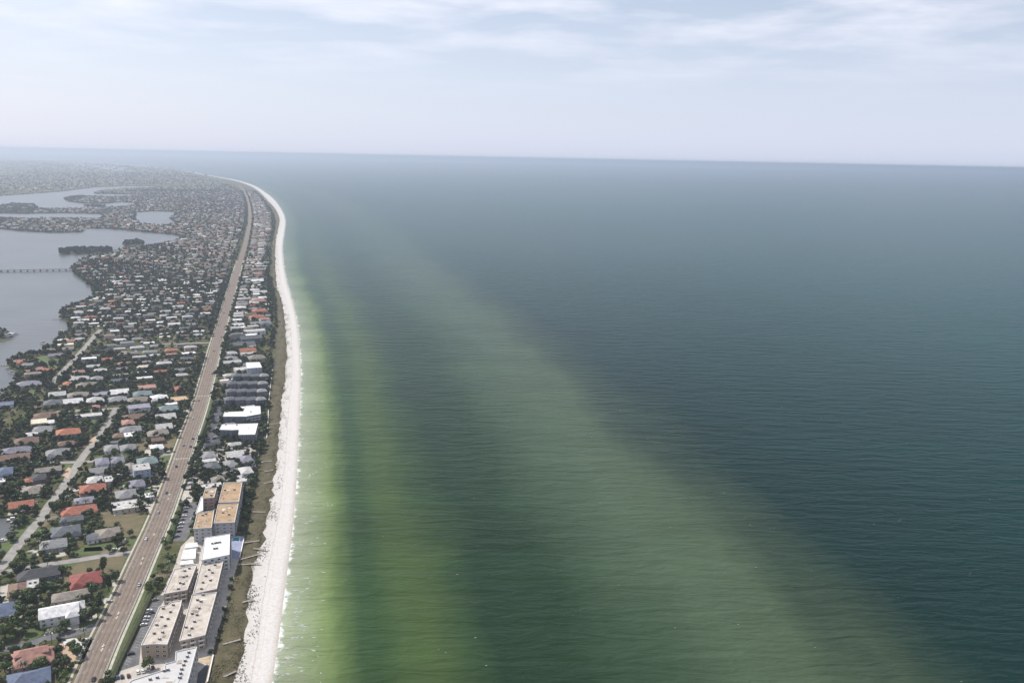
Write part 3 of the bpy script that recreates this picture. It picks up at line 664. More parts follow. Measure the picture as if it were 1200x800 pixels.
# near houses read off the photograph: roof box in pixels, kind, colour, storeys, wall, "what it is|where it is", wing
HL = """9,781,58,806|hip|blue|1|grey|slate blue hip roofed house|at the bottom left below the pink tiled villa|1
14,757,62,781|hip|pink|1|pink|pink tiled villa|beside the white gravel garden at the boulevard corner|0
47,705,91,723|gable|white|2|white|white metal roofed two storey house|behind the crescent driveway near the boulevard|1
84,701,99,714|hip|pale|2|grey|pale grey side block|joined to the right end of the white metal roofed house|0
-16,703,18,724|hip|blue|1|white|navy roofed house|at the left edge beside the teal pool|0
9,679,32,699|hip|brown|1|tan|rust brown hip roofed house|left of the dark trees behind the teal pool|0
31,678,46,690|flat|pale|1|tan|pale flat roofed annex|against the rust brown hip roofed house|0
22,662,69,678|hip|dark|1|dark|charcoal roofed house with white roof panels|beside the dry lot on the curved street|0
82,666,119,688|hip|red|1|pink|bright red hip roofed house|beside the tall dark cypress trees|1
62,689,104,703|hip|taupe|1|cream|long taupe roofed house|between the red roofed house and the white one|0
60,612,94,629|hip|slate|1|grey|large slate blue hip roofed house|above the parked cars on the side street|1
47,629,78,643|hip|grey|1|grey|grey front section of a large house|just above its paved drive and three cars|0
112,616,141,630|hip|taupe|1|cream|tan brown hip roofed house|alone beside the brown vacant lot|0
101,622,115,633|gable|slate|1|white|small slate roofed cottage|against the left side of the tan brown house|0
11,584,39,595|gable|coral|1|cream|coral roofed house|beside the canal seawall|0
24,563,51,584|hip|taupe|1|cream|long taupe hip roofed house|stretching behind the coral canal house|0
72,590,113,603|hip|coral|1|pink|coral red house with a white roof panel|beside the dark leafy trees|1
70,602,97,611|hip|slate|1|grey|dark slate roofed house|just in front of the coral house with white panel|0
93,565,124,577|hip|coral|1|tan|wide orange red hip roofed house|left of the tall pale blue house|0
101,556,121,566|hip|pale|1|white|pale grey hip roofed house|directly behind the wide orange red house|0
122,557,133,565|flat|pale|1|white|tiny pale shed roofed house|right of the pale grey hip roofed house|0
104,545,126,555|gable|grey|1|white|plain grey gabled house|in front of the lavender roofed pair|0
111,534,128,545|hip|lavender|2|white|lavender roofed house|at the street corner, left one of the pair|0
128,533,146,543|hip|lavender|1|white|smaller lavender roofed house|right one of the lavender pair|0
42,545,71,553|gable|taupe|1|dark|long dark walled house|along the street beside the green corner lawn|0
54,523,84,535|hip|grey|1|white|grey hip roofed house|with two parked cars before its drive|1
3,522,36,531|hip|lavender|1|white|large lavender grey roofed house|beyond the brown long roof at left|0
0,530,34,539|gable|brown|1|cream|long brown gabled roof house|in front of the large lavender house at left|0
-6,545,15,557|hip|blue|2|blue|blue two storey house|at the left edge above the dense trees|0
-10,560,6,566|flat|white|1|white|white flat roof house|cut off by the left edge among trees|0
87,580,110,590|hip|lavender|1|grey|dusky purple grey roofed house|below the wide orange red house|0
36,553,54,563|hip|dark|1|dark|small charcoal hip roofed house|behind the long taupe canal house|0
29,558,38,565|hip|coral|1|cream|tiny orange roofed cottage|left of the small charcoal house|0
155,542,176,552|flat|pale|3|blue|tall pale blue three storey house|standing beside the boulevard|0
150,560,170,571|hip|lavender|1|blue|blue lavender low house|at the foot of the tall pale blue house|0
135,571,163,584|hip|grey|1|grey|grey hip roofed house|in front of the blue lavender low house|0
131,585,162,598|flat|pale|1|cream|wide pale flat roofed house|at the top of the brown vacant lot|0
160,533,185,545|hip|teal|1|grey|teal grey roofed house|behind the tall pale blue house|0
148,540,157,551|hip|taupe|1|white|small taupe house|wedged left of the tall pale blue house|0
121,519,139,529|hip|grey|1|white|left grey hip roofed house of a matching pair|along the dark hedge|0
140,518,160,529|hip|grey|1|white|right grey hip roofed house of a matching pair|along the dark hedge|0
176,519,192,527|hip|white|1|white|bright white hip roofed cottage|beside the brown lot at the boulevard|0
177,511,192,517|gable|brown|1|brick|brick red walled house|behind the bright white cottage|0
171,577,179,583|flat|white|1|white|small white carport house|beside the boulevard driveways|0
150,472,176,480|flat|lavender|2|white|white two storey flat roofed house|behind the red brown roofs|0
142,484,174,491|hip|brown|1|brick|red brown hip roofed house|in front of the white two storey house|0
142,490,158,498|hip|pink|1|pink|salmon pink roofed house|below the red brown hip roof|0
140,498,166,506|hip|grey|1|white|grey hip roofed house|behind a bright white patio roof|0
145,506,159,512|flat|white|1|white|bright white flat patio roofed house|right of the dark red cottage|0
131,506,145,513|hip|brown|1|brick|dark red brown cottage|at the bend of the pale street|0
129,455,151,462|gable|white|1|white|long bright white roofed house|two rows behind the white two storey house|0
126,463,150,471|hip|grey|1|grey|grey house|in front of the long bright white roof|0
149,464,174,471|hip|taupe|1|cream|pale taupe house|just behind the white two storey house|0
176,461,197,469|hip|white|1|white|white house with lumpy roof|left of the tan flat roof by the boulevard|1
200,463,220,471|flat|tan|1|tan|tan flat roofed building|at a junction beside the boulevard|0
183,474,210,482|hip|teal|1|grey|green grey hip roofed house|below the white lumpy roofed house|0
182,483,206,492|gable|pale|1|brick|pale roofed house with red walls|near the boulevard driveways|0
182,494,202,503|gable|pale|1|white|pale sloping roofed house|third up from the bright white cottage|0
172,502,198,511|hip|taupe|1|cream|taupe hip roofed house|behind the brick red walled house|0
160,450,183,456|flat|pink|1|cream|pale pink flat roofed house|behind a green leafy row|0
155,457,179,464|hip|teal|1|dark|dark green grey roofed house|in front of the pale pink roof|0
101,464,122,472|hip|pale|1|grey|pale blue grey roofed house|above the pink roofed garage|0
108,458,128,464|flat|lavender|1|white|pale lavender flat house|behind the pale blue grey roof|0
204,450,216,459|hip|red|1|brick|dark red roofed house|behind the tan flat roof|0
66,500,94,510|hip|terracotta|2|blue|orange tiled two storey house|with pale blue walls among dark trees|0
66,515,89,522|hip|brown|1|pink|mauve brown roofed house|in front of the orange tiled house|0
36,490,55,497|flat|cream|1|cream|cream flat roofed house|left of the dark round tree|0
55,490,63,496|gable|white|1|white|small white roofed garage house|right of the cream flat roof|0
39,482,68,490|hip|brown|1|tan|long brown roofed house|behind the cream flat roofed house|0
74,466,97,473|gable|white|1|white|white gabled house|in the row behind the pale cross street|0
79,458,104,466|hip|taupe|1|white|wide taupe grey house|behind the white gabled house|0
57,458,77,464|gable|pale|1|grey|pale gabled house|left of the wide taupe grey house|0
51,465,72,477|hip|slate|1|grey|slate grey large house|beside the white gabled house|1
20,444,48,454|hip|lavender|1|white|blue lavender waterfront house|beside the bay at left|0
-4,469,16,477|flat|blue|1|white|pale blue flat roofed house|at the left edge by the bay|0
17,510,45,521|hip|brown|1|cream|brown roofed house with a white round porch|left of the pale pool terrace|0
28,505,44,511|hip|white|1|white|white rounded roofed house|behind the brown roof with round porch|0
36,498,61,507|hip|grey|1|grey|grey green roofed house|in front of the cream flat roof|0
108,473,117,478|hip|pink|1|pink|salmon garage house|beside the pale cross street|0
88,484,119,488.5|flat|pale|1|grey|long low pale building|along the green lawn by the cross street|0
73,446,85,452|hip|terracotta|1|cream|small bright orange roofed house|left of the long taupe roof|0
89,447,117,454|hip|taupe|1|cream|long taupe brown house|right of the small bright orange roof|0
81,440,104,445|hip|pale|1|white|pale grey house|behind the long taupe brown one|0
106,440,121,445|hip|grey|1|white|grey house|behind the long taupe brown one, nearer the boulevard|0
239,540,259,551|hip|slate|1|white|blue grey hip roofed beach house|right of the boulevard above the tan condo|0
261,537,279,548|hip|grey|1|white|grey hip roofed beach house|second in from the boulevard above the tan condo|0
277,532,298,542|hip|lavender|1|white|pale lavender roofed beach house|nearest the sand above the tan condo|0
280,545,296,555|hip|pale|2|white|pale two storey beach house|beside the green lawn at the sand|0
275,556,290,565|flat|pale|1|white|pale flat roofed beach building|against the top of the tan condo|0
235,527,253,537|hip|grey|1|grey|dusky grey roofed house|beside the boulevard below the twin white condos|0
264,526,286,536|gable|pale|1|grey|long pale grey gabled house|below the twin white condos|0
247,556,263,564|hip|taupe|1|white|small taupe roofed beach house|among dark trees above the tan condo|0
236,566,260,571.5|flat|pale|1|white|long pale flat roof|at the top left of the tan condo|0
290,413,311,423|hip|taupe|2|cream|large beige hip roofed beach block|behind the white topped blue block|0
280,406,300,414|gable|terracotta|1|cream|terracotta gabled beach house|behind the large beige block|0
274,428,290,436|flat|pale|1|white|small pale flat roofed house|left of the white topped blue block|0
262,416,280,423|hip|grey|1|grey|grey hip roofed house|beside the boulevard left of the beige block|0
271,399,300,406|gable|slate|1|dark|first slate gabled row|behind the terracotta gabled beach house|0
276,392,312,398|gable|slate|2|dark|second slate gabled row|farther behind the terracotta beach house|0
280,384,317,390|flat|pale|2|white|long white edged flat block|between the slate gabled rows and the orange villa|0
288,375,322,382|gable|grey|1|grey|long grey ridged block|in front of the orange roofed beach villa|0
292,367,311,374|hip|terracotta|2|cream|front orange roofed beach villa|beside the sandy beach access|0
295,360,314,367|hip|coral|2|cream|rear orange roofed beach villa|behind the front orange beach villa|0
292,348,312,356|hip|pink|2|pink|rose pink roofed beach villa|behind the orange beach villas|0
296,338,313,346|gable|pale|2|white|pale terraced beach villa|behind the rose pink villa|0
294,326,309,331|gable|white|2|white|bright white roofed beach villa|farther behind the pale terraced villa|0
294,313,311,318|hip|taupe|2|cream|beige roofed beach villa|behind the bright white beach villa|0"""
for ln in HL.split('\n'):
    bx, kind, col, st, wall, ref, rest, wg = ln.split('|')
    x0, y0, x1, y1 = map(float, bx.split(',')); st = int(st); e = 2.9*st + .3 + LAND_Z
    rise0 = 0 if kind == 'flat' else 2.0
    a, b = at((x0+x1)/2, y1, e), at((x0+x1)/2, y0, e + (rise0*.9 if kind != 'flat' else .3))
    wm = (x1-x0)*mpp((y0+y1)/2); dm = max(7.0, min(20.0, (b.y-a.y)*.95))
    wm = max(7, min(34, wm - dm*.14))
    c = (a + b)/2
    wing = ((1 if rng.random() < .5 else -1), min(7.5, wm*.36), 4.0) if wg == '1' else None
    h = house(c.x, c.y, wm, dm, kind, col, st, wall, detail=2 if y1 > 500 else 1, wing=wing)
    tag(h, ref + ' ' + rest, 'house', GH); HOUSES.append((ref, c.x, c.y, h))
HN = len(HOUSES)
# panels on particular roofs, the villa's upper storey
def roof_panel(h, x, y, w_, d_, z, m=None):
    rf = [c for c in h.children if c.name.startswith('roof')][0]
    MB().box(x-w_/2, y-d_/2, z, x+w_/2, y+d_/2, z+.35).build('roof_panel', m or ROOF['white'], rf)
hx = {r: h for r, _, _, h in HOUSES}
roof_panel(hx['charcoal roofed house with white roof panels'], 2.5, -4.2, 14, 3.6, 4.0); roof_panel(hx['charcoal roofed house with white roof panels'], -8, 2.2, 5, 3, 4.4)
roof_panel(hx['coral red house with a white roof panel'], 6, -1.6, 9, 3.0, 4.6); roof_panel(hx['bright red hip roofed house'], -6.5, -2.5, 2.4, 1.8, 3.9)
v = hx['pink tiled villa']
vw = MB().box(-9.5, -1.5, 3, 8.5, 6.3, 6.2).build('upper_wall', WALL['pink'], v)
ub = roof_mb('hip', 18, 7.8, 6.3, 1.7); ub.v = [(x-.5, y+2.4, z) for x, y, z in ub.v]; ub.build('upper_roof', ROOF['pink'], v)
for k in range(5): link('window', win_me, v, (-8+k*3.7, -1.5, 4.9), 0, (1.5, 1, 1.3))

# ------------------------------------------------------------------ flat roofed blocks on the beach
bal_me = MB().box(-.5,-1.2,0,.5,0,.18,0).box(-.5,-1.2,.181,.5,-1.12,1.1,1).mesh('balcony', [m_concrete, m_trim])
vent_me = MB().tube((0,0,0),(0,0,.9),.35,.3,7).mesh('roof_vent', [m_metal])
def block(name, px, floors, roofm, wallm, label, cat='building', fh=3.0, units=8, unit_rows=None, bal=True, group=None, parapet=True, slab=None):
    h = fh*floors + .4; P = ccw(poly_px(px, LAND_Z + h)); c = np.mean(np.array(P), 0)
    r = empty(name, (c[0], c[1], LAND_Z)); L = [(p[0]-c[0], p[1]-c[1]) for p in P]; n_ = len(L)
    A = np.array(L)
    ins = [tuple(q*(1-.45/np.linalg.norm(q))) for q in A]
    MB().prism(ins, -.3, h-.25, 0, False).build('wall', wallm, r)
    rb = MB().prism(L, h-.3, h, 0, True)
    rf = rb.build('roof', roofm, r)
    if parapet:
        pb = MB()
        for a, b in zip(L, L[1:]+L[:1]):
            a, b = np.array(a), np.array(b); t_ = (b-a)/np.linalg.norm(b-a); nn_ = np.array([-t_[1], t_[0]])*.35
            pb.prism([tuple(a+t_*.005), tuple(b-t_*.36), tuple(b-t_*.36+nn_), tuple(a+t_*.005+nn_)], h+.003, h+.5)
        pb.build('parapet', m_trim if roofm != ROOF['tan'] else ROOF['taupe'], rf)
    # openings on every outer wall
    for a, b in zip(ins, ins[1:]+ins[:1]):
        a, b = np.array(a), np.array(b); ln_ = np.linalg.norm(b-a); t_ = (b-a)/ln_; nn_ = np.array([t_[1], -t_[0]])
        if ln_ < 5 or nn_[1] > .55: continue
        k = max(1, int(ln_/ (5.2 if ln_ > 22 else 4.2))); rz = math.atan2(t_[1], t_[0])
        for f in range(floors):
            for q in range(k):
                p = a + t_*(ln_*(q+.5)/k)
                link('window', win_me, r, (p[0], p[1], f*fh + 1.6), rz, (2.2, 1, 1.5))
                if bal and nn_[0] > .4 and f > 0: link('balcony', bal_me, r, (p[0], p[1], f*fh + .25), rz, (3.8, 1, 1))
    # plant on the roof
    lon = A[np.argmax(np.abs(A[:,1]))]
    def inside(x, y):
        w_ = False
        for (x1, y1), (x2, y2) in zip(L, L[1:]+L[:1]):
            if (y1 > y) != (y2 > y) and x < x1 + (y-y1)/(y2-y1)*(x2-x1): w_ = not w_
        return w_
    if unit_rows:
        for (ax, ay, bx, by, m_) in unit_rows:
            for i in range(m_):
                k = i/max(1, m_-1); p = at(ax+(bx-ax)*k, ay+(by-ay)*k, LAND_Z+h)
                link('air_conditioner', unit_me, rf, (p.x-c[0]+rng.normal()*.3, p.y-c[1], h), rng.normal()*.3+.2)
    else:
        t0 = 0; lo, hi = A.min(0), A.max(0); made = 0
        while made < units and t0 < 300:
            t0 += 1; x, y = rng.uniform(lo, hi)
            if inside(x, y) and all(inside(x+dx, y+dy) for dx, dy in ((1.6,0),(-1.6,0),(0,1.6),(0,-1.6))):
                link('air_conditioner' if made % 3 else 'roof_vent', unit_me if made % 3 else vent_me, rf, (x, y, h), rng.normal()*.2); made += 1
    if roofm in (m_gravelroof, m_tanroof, m_membrane):            # patched and stained felt, pipes along the roof
        lo, hi = A.min(0), A.max(0); made = 0
        for _ in range(200):
            if made >= 9: break
            x, y = rng.uniform(lo, hi); lx, ly = rng.uniform(.5, 2.6), rng.uniform(.4, 2.2)
            if rng.random() < .35: lx, ly = .09, rng.uniform(2, 5)
            if all(inside(x+dx*(lx+.8), y+dy*(ly+.8)) for dx in (-1,1) for dy in (-1,1)):
                MB().box(x-lx, y-ly, h+.001, x+lx, y+ly, h+.02+.013*made).build('roof_patch' if lx > .1 else 'roof_pipe', PATCH[made % 3] if lx > .1 else m_metal, rf); made += 1
    tag(r, label, cat, group); paint([tuple(p) for p in P], 6); return r, h
m_gravelroof = mat('roof_gravel_flat', (.60,.545,.48), scale=.22, col2=(.36,.31,.255), detail=8)
m_membrane = mat('roof_membrane', (.55,.54,.53), scale=.1, var=.08)
m_wht = mat('roof_bright', (.82,.81,.78), scale=.2, var=.06)
m_tanroof = mat('roof_tan_flat', (.47,.345,.215), scale=.16, col2=(.29,.18,.095), detail=8)
GB = 'flat roofed beachfront blocks'
PATCH = [mat('patch_dark', (.30,.26,.22), scale=.7, var=.25), mat('patch_pale', (.66,.62,.56), scale=.7, var=.2), mat('patch_mid', (.44,.38,.32), scale=.7, var=.25)]
block('apartment_block', [(140,812),(154,797),(192,785),(193.5,778),(205,775),(206,763.5),(231,758),(221,796),(216,812)], 3, m_membrane, WALL['white'],
      'pale L shaped apartment block at the bottom edge with a row of roof units', units=0, unit_rows=[(221,764.5,210,794,7),(193,786,198,785,2),(176,796,184,794,2)], group=GB)
CUR = []
block('apartment_block', [(165,756),(181,724),(186.5,711),(196,709),(200,705.5),(213,703),(212,710),(196,755),(180,754.5)], 3, m_gravelroof, WALL['tan'],
      'gravel roofed apartment block beside the striped car park and hedge', unit_rows=[(203,709,187.5,749,6),(193,713,180,742,4)], group=GB)
block('apartment_block', [(210,751),(225,697),(254,694),(240.5,744)], 3, m_gravelroof, WALL['tan'],
      'long gravel roofed apartment block nearest the dunes, second from the bottom edge', unit_rows=[(238,697,222.5,744,7),(231,703,219,735,3)], group=GB)
block('apartment_block', [(226,696),(236.5,657),(262,656),(254,690)], 3, m_gravelroof, WALL['tan'],
      'gravel roofed apartment block directly below the bright white square building', unit_rows=[(247,660,236,690,5),(252,662,246,680,3)], group=GB)
block('apartment_block', [(191.5,696),(204,667),(231,661),(219.5,691)], 3, m_gravelroof, WALL['tan'],
      'gravel roofed apartment block beside the boulevard below the white carport roofs', unit_rows=[(217,669,208,690,4),(222,666,215,684,3)], group=GB)
block('apartment_block', [(236,656.5),(240,630),(269.5,625.5),(269,650)], 4, m_wht, WALL['white'],
      'bright white square building beside the blue pool deck', unit_rows=[(249,637,258,635.5,4),(251,643,254,642.5,2)], group=GB)
for px, l in (([(216,642),(218,636.5),(231,635),(232,640)], 'farthest'), ([(212,655),(215,644),(230,642),(229,654)], 'middle and largest'), ([(210.5,661.5),(212,657),(226,655.5),(227,660)], 'nearest')):
    block('carport', px, 1, ROOF['white'], WALL['white'], l + ' of three white carport roofs west of the bright white building', 'carport', units=0, bal=False, parapet=False, group='white carports')
block('condominium_block', [(256,589),(262,565.5),(284,565),(280,588)], 4, m_tanroof, WALL['pink'], 'tan roofed condominium wing at the upper right of its four block group', units=4, group=GB)
block('condominium_block', [(250.5,613),(255.5,591),(279.5,590),(275,612)], 4, m_tanroof, WALL['grey'], 'tan roofed condominium wing at the lower right, nearest the white square building', units=4, group=GB)
block('condominium_block', [(237,584),(240.5,572.5),(254,571.5),(251,583)], 4, m_tanroof, WALL['pink'], 'tan roofed condominium wing at the upper left, behind the white stair wedge', units=3, group=GB)
block('condominium_block', [(226.5,619.5),(231,601.5),(251,598),(248,618)], 4, m_tanroof, WALL['grey'], 'tan roofed condominium wing at the lower left, beside the car park', units=4, group=GB)
block('stair_tower', [(229,602),(235.5,582),(238,581.5),(238,598)], 4, m_trim, WALL['white'], 'white wedge shaped stair tower on the boulevard side of the tan condominium', 'tower', units=0, bal=False, group=None)
block('condominium_block', [(261,488),(263,482.8),(285,482),(287.5,476),(305,475.8),(305.5,485),(288,488)], 3, m_wht, WALL['dark'], 'farther of twin bright white roofed condominiums beside the dark parking lot', units=3, group=GB)
block('condominium_block', [(257,503.5),(260,497.3),(302.5,496),(299,509),(279,509.5),(280,503.5),(272,504)], 3, m_wht, WALL['dark'], 'nearer of twin bright white roofed condominiums, with a notch in its front', units=3, group=GB)
block('condominium_block', [(289,431.8),(288,424.8),(304,424.3),(307,430.5)], 4, m_wht, WALL['blue'], 'white topped dark blue block behind the slate townhouse rows', units=0, group=GB)
# slate townhouse rows
for i, (y0, x0, x1) in enumerate(((439.5,272,314),(448.5,266,313),(457.5,265,312),(467,263,311))):
    for k in range(4):
        xa, xb = x0+(x1-x0)*k/4, x0+(x1-x0)*(k+1)/4
        p = at((xa+xb)/2, y0, LAND_Z+9); h = house(p.x, p.y, (xb-xa)*mpp(y0)-.8, 13.5, 'hip' if k in (0,3) else 'gable', 'slate' if k < 3 else 'grey', 3, 'dark', detail=1, rise=2.4)
        h.name = 'townhouse'
        nm = ['first', 'second', 'third', 'fourth'][k]; rw = ['farthest', 'second farthest', 'third farthest', 'nearest'][i]
        tag(h, f'slate grey townhouse {nm} from the boulevard in the {rw} of four dark rows', 'townhouse', 'slate townhouse rows')

# ------------------------------------------------------------------ the rest of the suburb: lots in rows off the boulevard
ORD = 'zeroth first second third fourth fifth sixth seventh eighth ninth tenth eleventh twelfth thirteenth fourteenth fifteenth sixteenth seventeenth eighteenth nineteenth twentieth'.split() + [f'{k}th' for k in range(21, 140)]
ORD[21], ORD[22], ORD[23] = '21st', '22nd', '23rd'
for k in (31, 41, 51, 61, 71, 81, 91): ORD[k] = f'{k}st'
for k in (32, 42, 52, 62, 72, 82, 92): ORD[k] = f'{k}nd'
for k in (33, 43, 53, 63, 73, 83, 93): ORD[k] = f'{k}rd'
cols = ['white']*15 + ['pale']*24 + ['grey']*18 + ['taupe']*19 + ['slate']*7 + ['brown']*5 + ['terracotta']*2 + ['coral']*1 + ['pink']*4 + ['cream']*2 + ['red']*1 + ['dark']*4
kinds = ['gable']*4 + ['hip']*4 + ['flat']*3
COLW = dict(white='white', pale='pale grey', grey='mid grey', taupe='taupe', slate='slate', brown='brown', terracotta='orange tiled', coral='coral', pink='salmon', cream='cream', red='red', dark='charcoal')
KW = dict(gable='gabled', hip='hip roofed', flat='flat roofed')
cand = []
y_start = at(160, 438.5, LAND_Z).y
row, yy = 0, y_start + 8
while yy < GY1 - 100:
    row += 1
    xr = float(np.interp(yy, RC[:,1], RC[:,0]))
    k = 0; x = -RW - 16
    while x > -900:
        wd, dp = rng.uniform(13, 21), rng.uniform(8.5, 12.5)
        if rng.random() < .14: x -= rng.uniform(9, 18)
        lx = x - wd/2; px_, py_ = xr + lx, yy + lx*math.tan(ROT)*1.0 + rng.normal()*1.2
        if GY0 < py_ < GY1 - 20:
            ok = all(occ(a, b) == 0 for a, b in rect(px_, py_, wd+3, dp+6, ROT) + [(px_, py_)])
            if ok: k += 1; cand.append((py_, px_, wd, dp, 0, row, k))
        x -= wd + rng.uniform(4, 9)
    yy += (30 if row % 2 else 40)
row, yy = 0, at(290, 434, LAND_Z).y
while yy < GY1 - 100:
    row += 1; xr = float(np.interp(yy, RC[:,1], RC[:,0])) + RW + 12; xe = float(xV(yy)) - 8; x = xr; k = 0
    while x + 14 < xe:
        wd, dp = rng.uniform(14, 26), rng.uniform(9, 14); lx = x + wd/2
        if lx + wd/2 > xe: break
        if all(occ(a, b) == 0 for a, b in rect(lx, yy, wd, dp+2, ROT)): k += 1; cand.append((yy, lx, wd, dp, 1, row, k))
        x += wd + rng.uniform(3, 8)
    yy += rng.uniform(20, 27)
# near gaps between the listed houses
for _ in range(2600):
    py_ = rng.uniform(480, y_start); px_ = rng.uniform(-420, 60); wd, dp = rng.uniform(11, 17), rng.uniform(8, 11)
    if all(occ(a, b) == 0 for a, b in rect(px_, py_, wd+5, dp+5, ROT) + rect(px_, py_, wd*.5, dp*.5, ROT)) and pxof((px_, py_, 0))[0] > -12 and pxof((px_, py_, 0))[1] < 640:
        cand.append((py_, px_, wd, dp, 2, 0, 0)); paint(rect(px_, py_, wd, dp, ROT), 6)
def visible(x, y, m=15):
    u, v_ = pxof((x, y, 3)); return -m < u < 1200+m and -m < v_ < 800+m
cand = [c for c in cand if c[0] > 3000 or visible(c[1], c[0])]
cand.sort(); NOBJ = 300 - HN - 16
near_l = sorted(HOUSES, key=lambda q: q[2])
REFS = {q[0]: (q[1], q[2]) for q in HOUSES}
proto = {}
def auto_mesh(kind, w_, d_, st):
    key = (kind, round(w_/2), round(d_/2), st)
    if key not in proto:
        W, D = key[1]*2, key[2]*2; e = 2.9*st+.3; rise = {'flat':0,'hip':.21,'gable':.2}[kind]*min(W, D)
        wm = MB().box(-W/2, -D/2, -.3, W/2, D/2, e-.1)
        if kind == 'gable':
            for sx in (-1, 1): wm.add([(sx*W/2,-D/2,e-.1),(sx*W/2,D/2,e-.1),(sx*W/2,0,e+rise*.92)], [(0,1,2),(2,1,0)])
        proto[key] = (wm.mesh('wall', [WALL['white']]), roof_mb(kind, W, D, e, rise).mesh('roof', [ROOF['white']]))
    return proto[key]
def rel_to(x, y, pool_, skip=0):
    """nearest described house and the side of it, as seen in the photograph"""
    out = []
    for ref, hx_, hy_ in sorted(pool_, key=lambda q: (q[1]-x)**2 + ((q[2]-y)*.8)**2)[:6]:
        u, v_ = pxof((x, y, 3)); a, b = pxof((hx_, hy_, 3)); du, dv = u-a, v_-b
        ang = math.degrees(math.atan2(-dv*2.2, du)) % 360
        out.append((ref, ['right of','behind and right of','behind','behind and left of','left of','in front and left of','in front of','in front and right of'][int(((ang+22.5) % 360)//45)]))
    return out
POOL = [(r, x, y) for r, x, y, _ in HOUSES]
def unique(makes):
    for m_ in makes:
        m_ = ' '.join(m_.split())
        if m_ not in USED and len(m_.split()) <= 16: return m_
    return None
wall_keys = ['white','white','cream','grey','tan','pink','blue']
far_V, far_F, far_M = [], [], []
hv = 0
STUFFCOL = list(ROOF.keys())
MAXCOL = {}
for ci, (py_, px_, wd, dp, side, row, k) in enumerate(cand):
    col = cols[rng.integers(len(cols))]; kind = kinds[rng.integers(len(kinds))]; st = 2 if rng.random() < (.35 if side == 1 else .12) else 1
    if kind == 'flat' and rng.random() < .4: col = 'white'
    if py_ > 2200 and rng.random() < .7: col = {'white': 'pale', 'pale': 'taupe', 'cream': 'taupe'}.get(col, col)
    if py_ > 2200 and rng.random() < .4: col = {'pale': 'grey', 'taupe': 'brown'}.get(col, col)
    rot = ROT + rng.normal()*.015
    if ci < NOBJ:
        wmsh, rmsh = auto_mesh(kind, wd, dp, st)
        r = empty('house', (px_, py_, LAND_Z), rot)
        wo_ = link('wall', wmsh, r); ro_ = link('roof', rmsh, r)
        for o_, m_ in ((wo_, WALL[wall_keys[rng.integers(len(wall_keys))]]), (ro_, ROOF[col])):
            o_.material_slots[0].link = 'OBJECT'; o_.material_slots[0].material = m_
        W, D = round(wd/2)*2, round(dp/2)*2
        if ci < 120:
            for q in (-.3, .05, .33): link('window', win_me, r, (q*W, -D/2, 1.7), 0, (1.8, 1, 1.3))
        desc = f'{COLW[col]} {KW[kind]} house'
        if side == 2 or row == 0:
            alts = [f'{"small " if wd < 14 else ""}{desc} {w_} the {ref}' for ref, w_ in rel_to(px_, py_, POOL)]
            lab = unique(alts)
        elif side == 0:
            lab = unique([f'{desc} {ORD[k]} from the boulevard, {ORD[row]} inland row beyond the long taupe house', f'{desc} {ORD[k]} from boulevard, {ORD[row]} inland row past the small orange roof'])
        else:
            lab = unique([f'{desc} {ORD[k]} from the boulevard, {ORD[row]} beach row beyond the blue block'])
        if lab is None: lab = f'{desc} among the {COLW[col]} roofs inland'
        tag(r, lab, 'house', GH)
        if ci < 60 and side == 2: POOL.append((desc, px_, py_)) if False else None
    else:
        e = LAND_Z + 2.9*st + .3; W, D = wd/2, dp/2; rise = 0 if kind == 'flat' else 2.0
        c_, s_ = math.cos(rot), math.sin(rot)
        def T(x, y, z): return (px_ + x*c_ - y*s_, py_ + x*s_ + y*c_, z)
        base = len(far_V)
        far_V += [T(-W,-D,LAND_Z),T(W,-D,LAND_Z),T(W,D,LAND_Z),T(-W,D,LAND_Z),T(-W,-D,e),T(W,-D,e),T(W,D,e),T(-W,D,e)]
        far_F += [tuple(base+i for i in q) for q in ((0,1,5,4),(1,2,6,5),(2,3,7,6),(3,0,4,7))]; far_M += [0]*4
        o2 = len(far_V); mi = 1 + STUFFCOL.index(col); g = W*.98 if kind == 'gable' else max(.2, W-D*.9)
        far_V += [T(-W-.5,-D-.5,e+.02),T(W+.5,-D-.5,e+.02),T(W+.5,D+.5,e+.02),T(-W-.5,D+.5,e+.02),T(-g,-.05,e+rise+.1),T(g,-.05,e+rise+.1),T(g,.05,e+rise+.1),T(-g,.05,e+rise+.1)]
        far_F += [tuple(o2+i for i in q) for q in ((0,1,5,4),(1,2,6,5),(2,3,7,6),(3,0,4,7),(4,5,6,7))]; far_M += [mi]*5
    paint(rect(px_, py_, wd+1, dp+1, rot), 6)
def scatter_poly(px, n_, z=LAND_Z):
    P = np.array(poly_px(px, z)); lo, hi = P.min(0), P.max(0); out = []
    while len(out) < n_:
        x, y = rng.uniform(lo, hi); w_ = False
        for (x1, y1), (x2, y2) in zip(P, np.roll(P, -1, 0)):
            if (y1 > y) != (y2 > y) and x < x1 + (y-y1)/(y2-y1)*(x2-x1): w_ = not w_
        if w_: out.append((x, y))
    return out
FARP = [[(0,256.5),(0,267),(60,271.5),(95,271.5),(98,267),(160,270),(205,274),(203,262.5),(158,264),(120,258),(60,257)], [(0,242),(15,239.5),(36,239.5),(45,245),(158,241.5),(158,247),(120,250),(0,249)],
        [(76,232.5),(86,230.5),(165,229.8),(170,236.5),(120,237.8),(82,235.5)], [(112,226.5),(150,221),(190,219.5),(190,227),(112,226.8)],
        [(0,228),(70,223),(110,218.5),(190,217),(270,218),(240,208),(200,203),(150,203),(60,203),(0,206)], [(0,206),(60,203),(240,208),(200,198.5),(160,195),(70,188.5),(0,189)], [(190,219),(190,240),(282,245),(285,225),(270,216)]]
